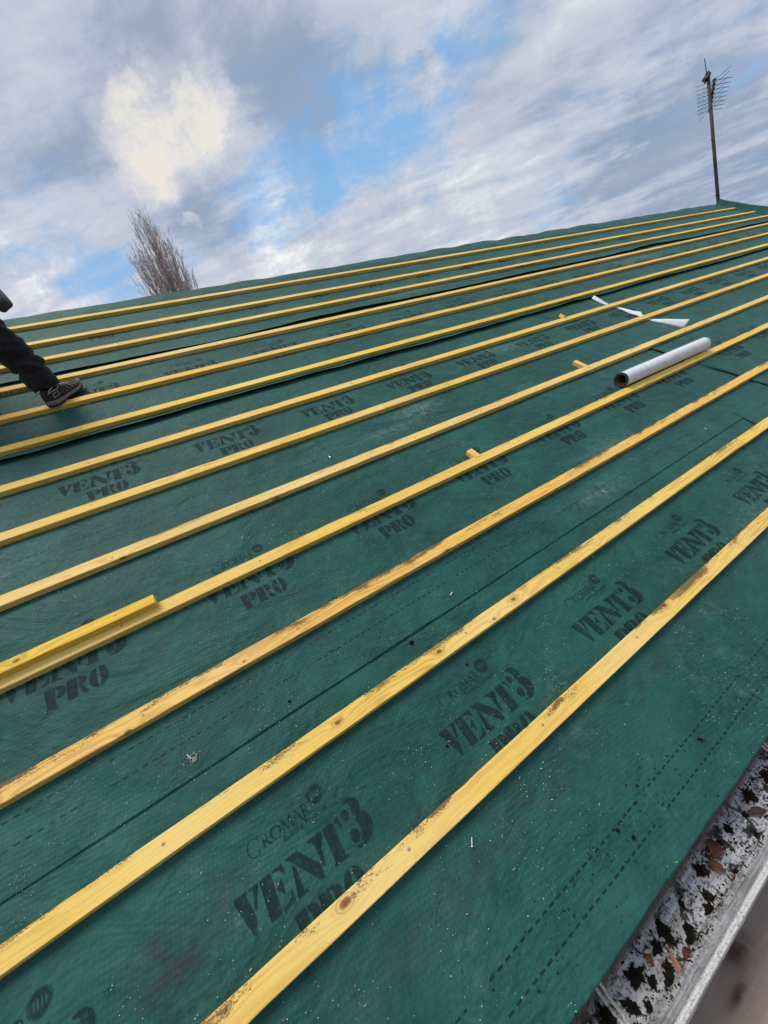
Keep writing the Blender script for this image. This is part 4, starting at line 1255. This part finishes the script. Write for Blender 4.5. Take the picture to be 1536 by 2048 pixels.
        def layer(name, levels, mat):
            bm = bmesh.new(); rows = []
            for (zf, inset) in levels:
                row = []
                n = 56
                for k in range(n):
                    a = 2*pi*k/n; x = L/2 - cos(a)*L/2; hw = width(min(L, max(0, x)))
                    y = hw*math.copysign(abs(sin(a))**.55, sin(a)) if abs(sin(a)) > 1e-6 else 0
                    x2 = L/2 + (x-L/2)*(1-inset/L*2); y2 = y*(1-inset/.04)
                    zz = zf(x)
                    row.append(bm.verts.new((x2, y2, zz)))
                rows.append(row)
            for a, b_ in zip(rows, rows[1:]):
                for k in range(len(a)): bm.faces.new((a[k], a[(k+1) % len(a)], b_[(k+1) % len(a)], b_[k])).smooth = True
            bm.faces.new(rows[0][::-1]); bm.faces.new(rows[-1])
            return from_bm(name, bm, mat, s)
        roll_ = lambda x: .022*max(0, (x-.20)/.085)**2 + .006*max(0, (.03-x)/.03)
        arch = lambda x: .007*math.exp(-((x-.115)/.03)**2)
        layer('outsole', [(lambda x: roll_(x)+arch(x), .004), (lambda x: roll_(x)+.003+arch(x), -.001), (lambda x: roll_(x)+.009, -.001), (lambda x: roll_(x)+.010, .002)], M_SOLE2)
        layer('midsole', [(lambda x: roll_(x)+.0102, .000), (lambda x: roll_(x)+.014, -.003), (lambda x: roll_(x)+.024+.008*max(0, 1-x/.1), -.001), (lambda x: roll_(x)+.027+.008*max(0, 1-x/.1), .003)], M_SOLE)
        def top(x):
            if x < .10: return .095 - .01*(x/.10)
            return max(.040, .085 - (x-.10)*.30)+.0
        layer('upper', [(lambda x: roll_(x)+.024, .002), (lambda x: .024+(top(x)-.024)*.35+roll_(x)*.6, .001), (lambda x: .024+(top(x)-.024)*.65+roll_(x)*.5, .006), (lambda x: .024+(top(x)-.024)*.88+roll_(x)*.4, .013), (lambda x: top(x)+roll_(x)*.4, .022)], M_SHOE)
        bm = bmesh.new()
        for k in range(5):
            x = .105+.022*k; zz = top(x)+.004; bm_tube(bm, [(x-.004, -.020, zz-.008), (x, -.008, zz+.001), (x+.006, .010, zz), (x+.008, .021, zz-.008)], .0022, 6)
            bm_tube(bm, [(x-.004, .020, zz-.008), (x, .008, zz+.002), (x+.006, -.010, zz+.001), (x+.008, -.021, zz-.008)], .0022, 6)
        for sg in (-1, 1):
            loop = [(.105, 0, .094), (.09, sg*-.022, .100), (.055, sg*-.040, .092), (.02, sg*-.042, .086), (.005, sg*-.038, .076), (.03, sg*-.041, .078), (.07, sg*-.040, .074), (.10, sg*-.034, .076), (.108, sg*-.01, .092)]
            bm_tube(bm, [Vector(p) for p in loop], .0019, 6)
        from_bm('laces', bm, M_LACE, s, smooth=True)
        bm = bmesh.new()      # stitched side panels
        for sg in (-1, 1):
            for k in range(5):
                x = .13+.024*k; y = sg*(width(x)-.001); bm_tube(bm, [(x, y, .036+roll_(x)), (x-.006, y*.86, .052+roll_(x)*.6), (x-.016, y*.62, .066)], .0013, 5)
            q = [(.030, .045), (.072, .045), (.072, .066), (.064, .060), (.056, .066), (.048, .060), (.040, .066), (.032, .060), (.030, .045)]
            bm_tube(bm, [Vector((x, sg*(width(x)+.0005-.0*x), zz)) for x, zz in q], .0012, 5)
        from_bm('stitching', bm, M_LACE, s)
        return s
    h1 = P(-.502, 2.458, .031); t1 = P(-.502+.15, 2.458+.22, .014)
    shoe(h1, t1, '')
    h2 = V(-1.20, 2.25, 1.83); shoe(h2, h2+Vector((.28, 0, .02)), '')

    # cordless tool in the right hand
    tl = empty('power_tool', V(-.47, 1.77, 2.0)); tag(tl, "dark grey rounded tool body in the worker's hand at the left edge", 'tool')
    rt = Vector((.832, -.454, -.318)); dn = Vector((-.396, -.086, -.914))
    ax_ = (rt+dn*1.1).normalized(); ay_ = (dn-rt*1.1).normalized(); az_ = ax_.cross(ay_)
    crn = V(-.42, 1.761, 1.989) - rt*.055 + dn*.022; cc = crn - ax_*.085 - ay_*.036
    tl.matrix_world = Matrix(((ax_.x, ay_.x, az_.x, cc.x), (ax_.y, ay_.y, az_.y, cc.y), (ax_.z, ay_.z, az_.z, cc.z), (0, 0, 0, 1)))
    def rbox(name, sx, sy, sz, loc, mat, bev=.012):
        bm = bmesh.new(); bmesh.ops.create_uvsphere(bm, u_segments=32, v_segments=20, radius=1)
        e_ = .28
        for x in bm.verts:
            c = x.co; mx = max(abs(c.x), abs(c.y), abs(c.z)); q = c/mx
            l_ = (abs(q.x)**7+abs(q.y)**7+abs(q.z)**7)**(1/7.)
            x.co = Vector((q.x*sx, q.y*sy, q.z*sz))/l_
        return from_bm(name, bm, mat, tl, loc, smooth=True)
    M_TOOL = simple_mat('dark_grey_plastic', (.045, .047, .06), .5, var=.15)
    rbox('tool_body', .085, .036, .03, (0, 0, 0), M_TOOL)
    rbox('grip', .018, .05, .016, (-.055, .05, 0), M_TOOL, .007)
worker()

# ------------------------------------------------------------------ sky, sun, camera
SUN = Vector((-.25, .12, .96)).normalized()
w = bpy.data.worlds.new("World"); sc.world = w; w.use_nodes = True
w.cycles.sampling_method = 'MANUAL'; w.cycles.sample_map_resolution = 512
nt = w.node_tree; nt.nodes.clear(); g = G(nt)
out = g.n('ShaderNodeOutputWorld'); bg = g.n('ShaderNodeBackground')
sky = g.n('ShaderNodeTexSky'); sky.sky_type = 'NISHITA'; sky.sun_disc = False
sky.sun_elevation = math.asin(SUN.z); sky.sun_rotation = math.atan2(SUN.x, SUN.y)
sky.altitude = 50; sky.air_density = 1.2; sky.dust_density = .6; sky.ozone_density = 2.
tc = g.n('ShaderNodeTexCoord'); d = g.vmath('NORMALIZE', tc.outputs['Generated'])
s = g.sep(d)
# plane of the cloud deck
zz = g.math('ADD', g.math('MAXIMUM', s[2], 0.0), .10)
px = g.math('DIVIDE', s[0], zz); py = g.math('DIVIDE', s[1], zz)
# streak direction on the deck ~ (1,-.55)
a1 = radians(-32)
sx = g.math('ADD', g.math('MULTIPLY', px, cos(a1)), g.math('MULTIPLY', py, sin(a1)))
sy = g.math('ADD', g.math('MULTIPLY', px, -sin(a1)), g.math('MULTIPLY', py, cos(a1)))
pv = g.comb(g.math('MULTIPLY', sx, .55), g.math('MULTIPLY', sy, 1.5), 0.)
wob = g.noise(d, 9., 5, .62, col=True)
dw = g.vmath('ADD', d, g.vmath('MULTIPLY', g.vmath('SUBTRACT', wob, (.5, .5, .5)), (.16, .16, .16)))
def spot(c, rad, inner=0.):
    c = Vector(c).normalized()
    dt = g.vmath('DOT_PRODUCT', g.vmath('NORMALIZE', dw), tuple(c), out=1)
    return g.rng(dt, cos(radians(rad)), cos(radians(inner)), smooth=True)
def acc(lst):
    r = None
    for (c, rad, wt) in lst:
        x = g.math('MULTIPLY', spot(c, rad), wt); r = x if r is None else g.math('ADD', r, x)
    return r
CW = ((.83227, .39606, -.3879), (-.45423, .08607, -.88672), (-.3178, .91418, .25154))
def sd(x, y):      # compass-and-elevation bearing of a feature of the sky
    c = ((x-768)/740., -(y-1024)/740., -1.)
    return tuple(sum(CW[r][k]*c[k] for k in range(3)) for r in range(3))
n1 = g.noise(pv, 2.1, 8, .58, .4)
n2 = g.noise(g.comb(g.math('MULTIPLY', sx, 1.3), g.math('MULTIPLY', sy, 2.6), 4.), 2.6, 8, .62, .3)
n3 = g.noise(d, 4.5, 7, .6, .3)
blue = acc([(sd(690, 300), 8, .62), (sd(590, 390), 8, .58), (sd(500, 420), 7, .45), (sd(760, 240), 6, .45), (sd(870, 190), 6, .35), (sd(850, 320), 6, .3), (sd(235, 590), 6, .6), (sd(980, 20), 7, .35), (sd(330, 30), 6, .15), (sd(1110, 430), 4, .5), (sd(90, 480), 7, .25), (sd(1480, 130), 7, .25)])
cover = acc([(sd(340, 250), 10, 1.), (sd(500, 330), 7, .35), (sd(240, 300), 8, .6), (sd(830, 160), 4, .7), (sd(620, 480), 7, .6), (sd(760, 400), 6, .5), (sd(560, 480), 6, .4), (sd(1250, 300), 14, .4)])
n4_ = g.noise(dw, 11., 7, .62, .3)
cmask = g.math('ADD', blue, g.math('MULTIPLY', g.math('SUBTRACT', .52, n1), 1.1))
cmask = g.math('SUBTRACT', cmask, g.math('MULTIPLY', cover, .5))
cmask = g.math('SUBTRACT', cmask, g.math('MULTIPLY', g.math('SUBTRACT', n2, .45), 1.5))
cmask = g.math('SUBTRACT', cmask, g.math('MULTIPLY', g.math('SUBTRACT', n4_, .5), 1.5))
bluef = g.rng(cmask, -.05, 1.0, 0., .88, smooth=True)
# cloud shade
warm = acc([(sd(340, 245), 5.5, .6), (sd(275, 300), 5, .6), (sd(440, 215), 4, .5), (sd(300, 205), 4, .35), (sd(250, 335), 3.5, .4), (sd(390, 250), 4.5, .35)])
bright = acc([(sd(600, 470), 7, .6), (sd(760, 395), 6, .5), (sd(830, 160), 4, .6), (sd(560, 520), 7, .5), (sd(382, 432), 1.7, 1.), (sd(115, 590), 6, .5), (sd(900, 440), 8, .35), (sd(50, 650), 10, .5), (sd(1180, 350), 8, .2), (sd(1400, 180), 8, .2), (sd(850, 60), 8, .25), (sd(500, 300), 6, .2)])
dark = acc([(sd(450, 420), 7, .6), (sd(560, 170), 8, .6), (sd(600, 240), 6, .3), (sd(430, 80), 9, .3), (sd(120, 250), 9, .35), (sd(1250, 400), 9, .4), (sd(1500, 60), 9, .25), (sd(1400, 330), 9, .4), (sd(340, 420), 6, .3), (sd(1000, 130), 8, .25), (sd(230, 100), 7, .25)])
n4 = g.noise(dw, 9., 7, .60, .2)
tone = g.math('ADD', .43, g.math('MULTIPLY', g.math('SUBTRACT', n1, .5), 1.4))
tone = g.math('ADD', tone, g.math('MULTIPLY', g.math('SUBTRACT', n2, .5), 1.15))
tone = g.math('ADD', tone, g.math('MULTIPLY', g.math('SUBTRACT', n3, .5), .8))
puff = g.math('MULTIPLY', g.math('SUBTRACT', n4, .5), g.math('ADD', .4, g.math('MULTIPLY', g.math('ADD', warm, bright), 1.8)))
tone = g.math('ADD', tone, puff)
tone = g.math('ADD', tone, g.math('MULTIPLY', bright, .42)); tone = g.math('ADD', tone, g.math('MULTIPLY', warm, .24)); tone = g.math('SUBTRACT', tone, g.math('MULTIPLY', dark, .42))
shade = g.mix(g.rng(tone, .0, .55, smooth=True), (.28, .37, .53), (.54, .60, .71))
shade = g.mix(g.rng(tone, .45, 1.15, smooth=True), shade, (.93, .93, .93))
shade = g.mix(g.math('MULTIPLY', g.rng(warm, .1, .9, smooth=True), g.rng(tone, .35, 1.0, .15, 1.)), shade, (.84, .79, .71))
lil = g.rng(g.noise(pv, 1.2, 3, .5), .40, .62, 0., .22)
shade = g.mix(g.math('MULTIPLY', lil, g.rng(tone, 1., .4)), shade, (.62, .57, .61))
skyc = g.vmath('MULTIPLY', sky.outputs[0], (.075, .088, .105))
skyb = g.mix(.75, skyc, (.22, .52, .92))
skyb = g.mix(g.rng(s[2], .55, .15, 0., .5), skyb, (.44, .70, .93))
colr = g.mix(bluef, shade, skyb)
below = g.rng(s[2], .0, -.06)
colr = g.mix(below, colr, (.22, .22, .20))
g.put(bg.inputs[0], colr); bg.inputs[1].default_value = 1.0
g.put(out.inputs[0], bg.outputs[0])

sl = bpy.data.lights.new('sun', 'SUN'); sl.energy = 2.9; sl.angle = radians(28); sl.color = (1, .95, .86)
so = bpy.data.objects.new('sun', sl); link(so); so.location = (0, 0, 20)
so.rotation_euler = SUN.to_track_quat('Z', 'Y').to_euler()

cam = bpy.data.cameras.new('camera'); co = bpy.data.objects.new('camera', cam); link(co)
cam.sensor_fit = 'HORIZONTAL'; cam.sensor_width = 36.; cam.lens = 740/1536*36.
cam.clip_start = .02; cam.clip_end = 3000
co.matrix_world = Matrix((( .83227, .39606, -.3879, 0), (-.45423, .08607, -.88672, -.74665), (-.3178, .91418, .25154, .95567+Z0), (0, 0, 0, 1)))
sc.camera = co
sc.view_settings.view_transform = 'Standard'; sc.view_settings.look = 'None'; sc.view_settings.exposure = 0; sc.view_settings.gamma = 1
sc.render.engine = 'CYCLES'
sc.cycles.max_bounces = 5; sc.cycles.diffuse_bounces = 3; sc.cycles.glossy_bounces = 2; sc.cycles.transparent_max_bounces = 6
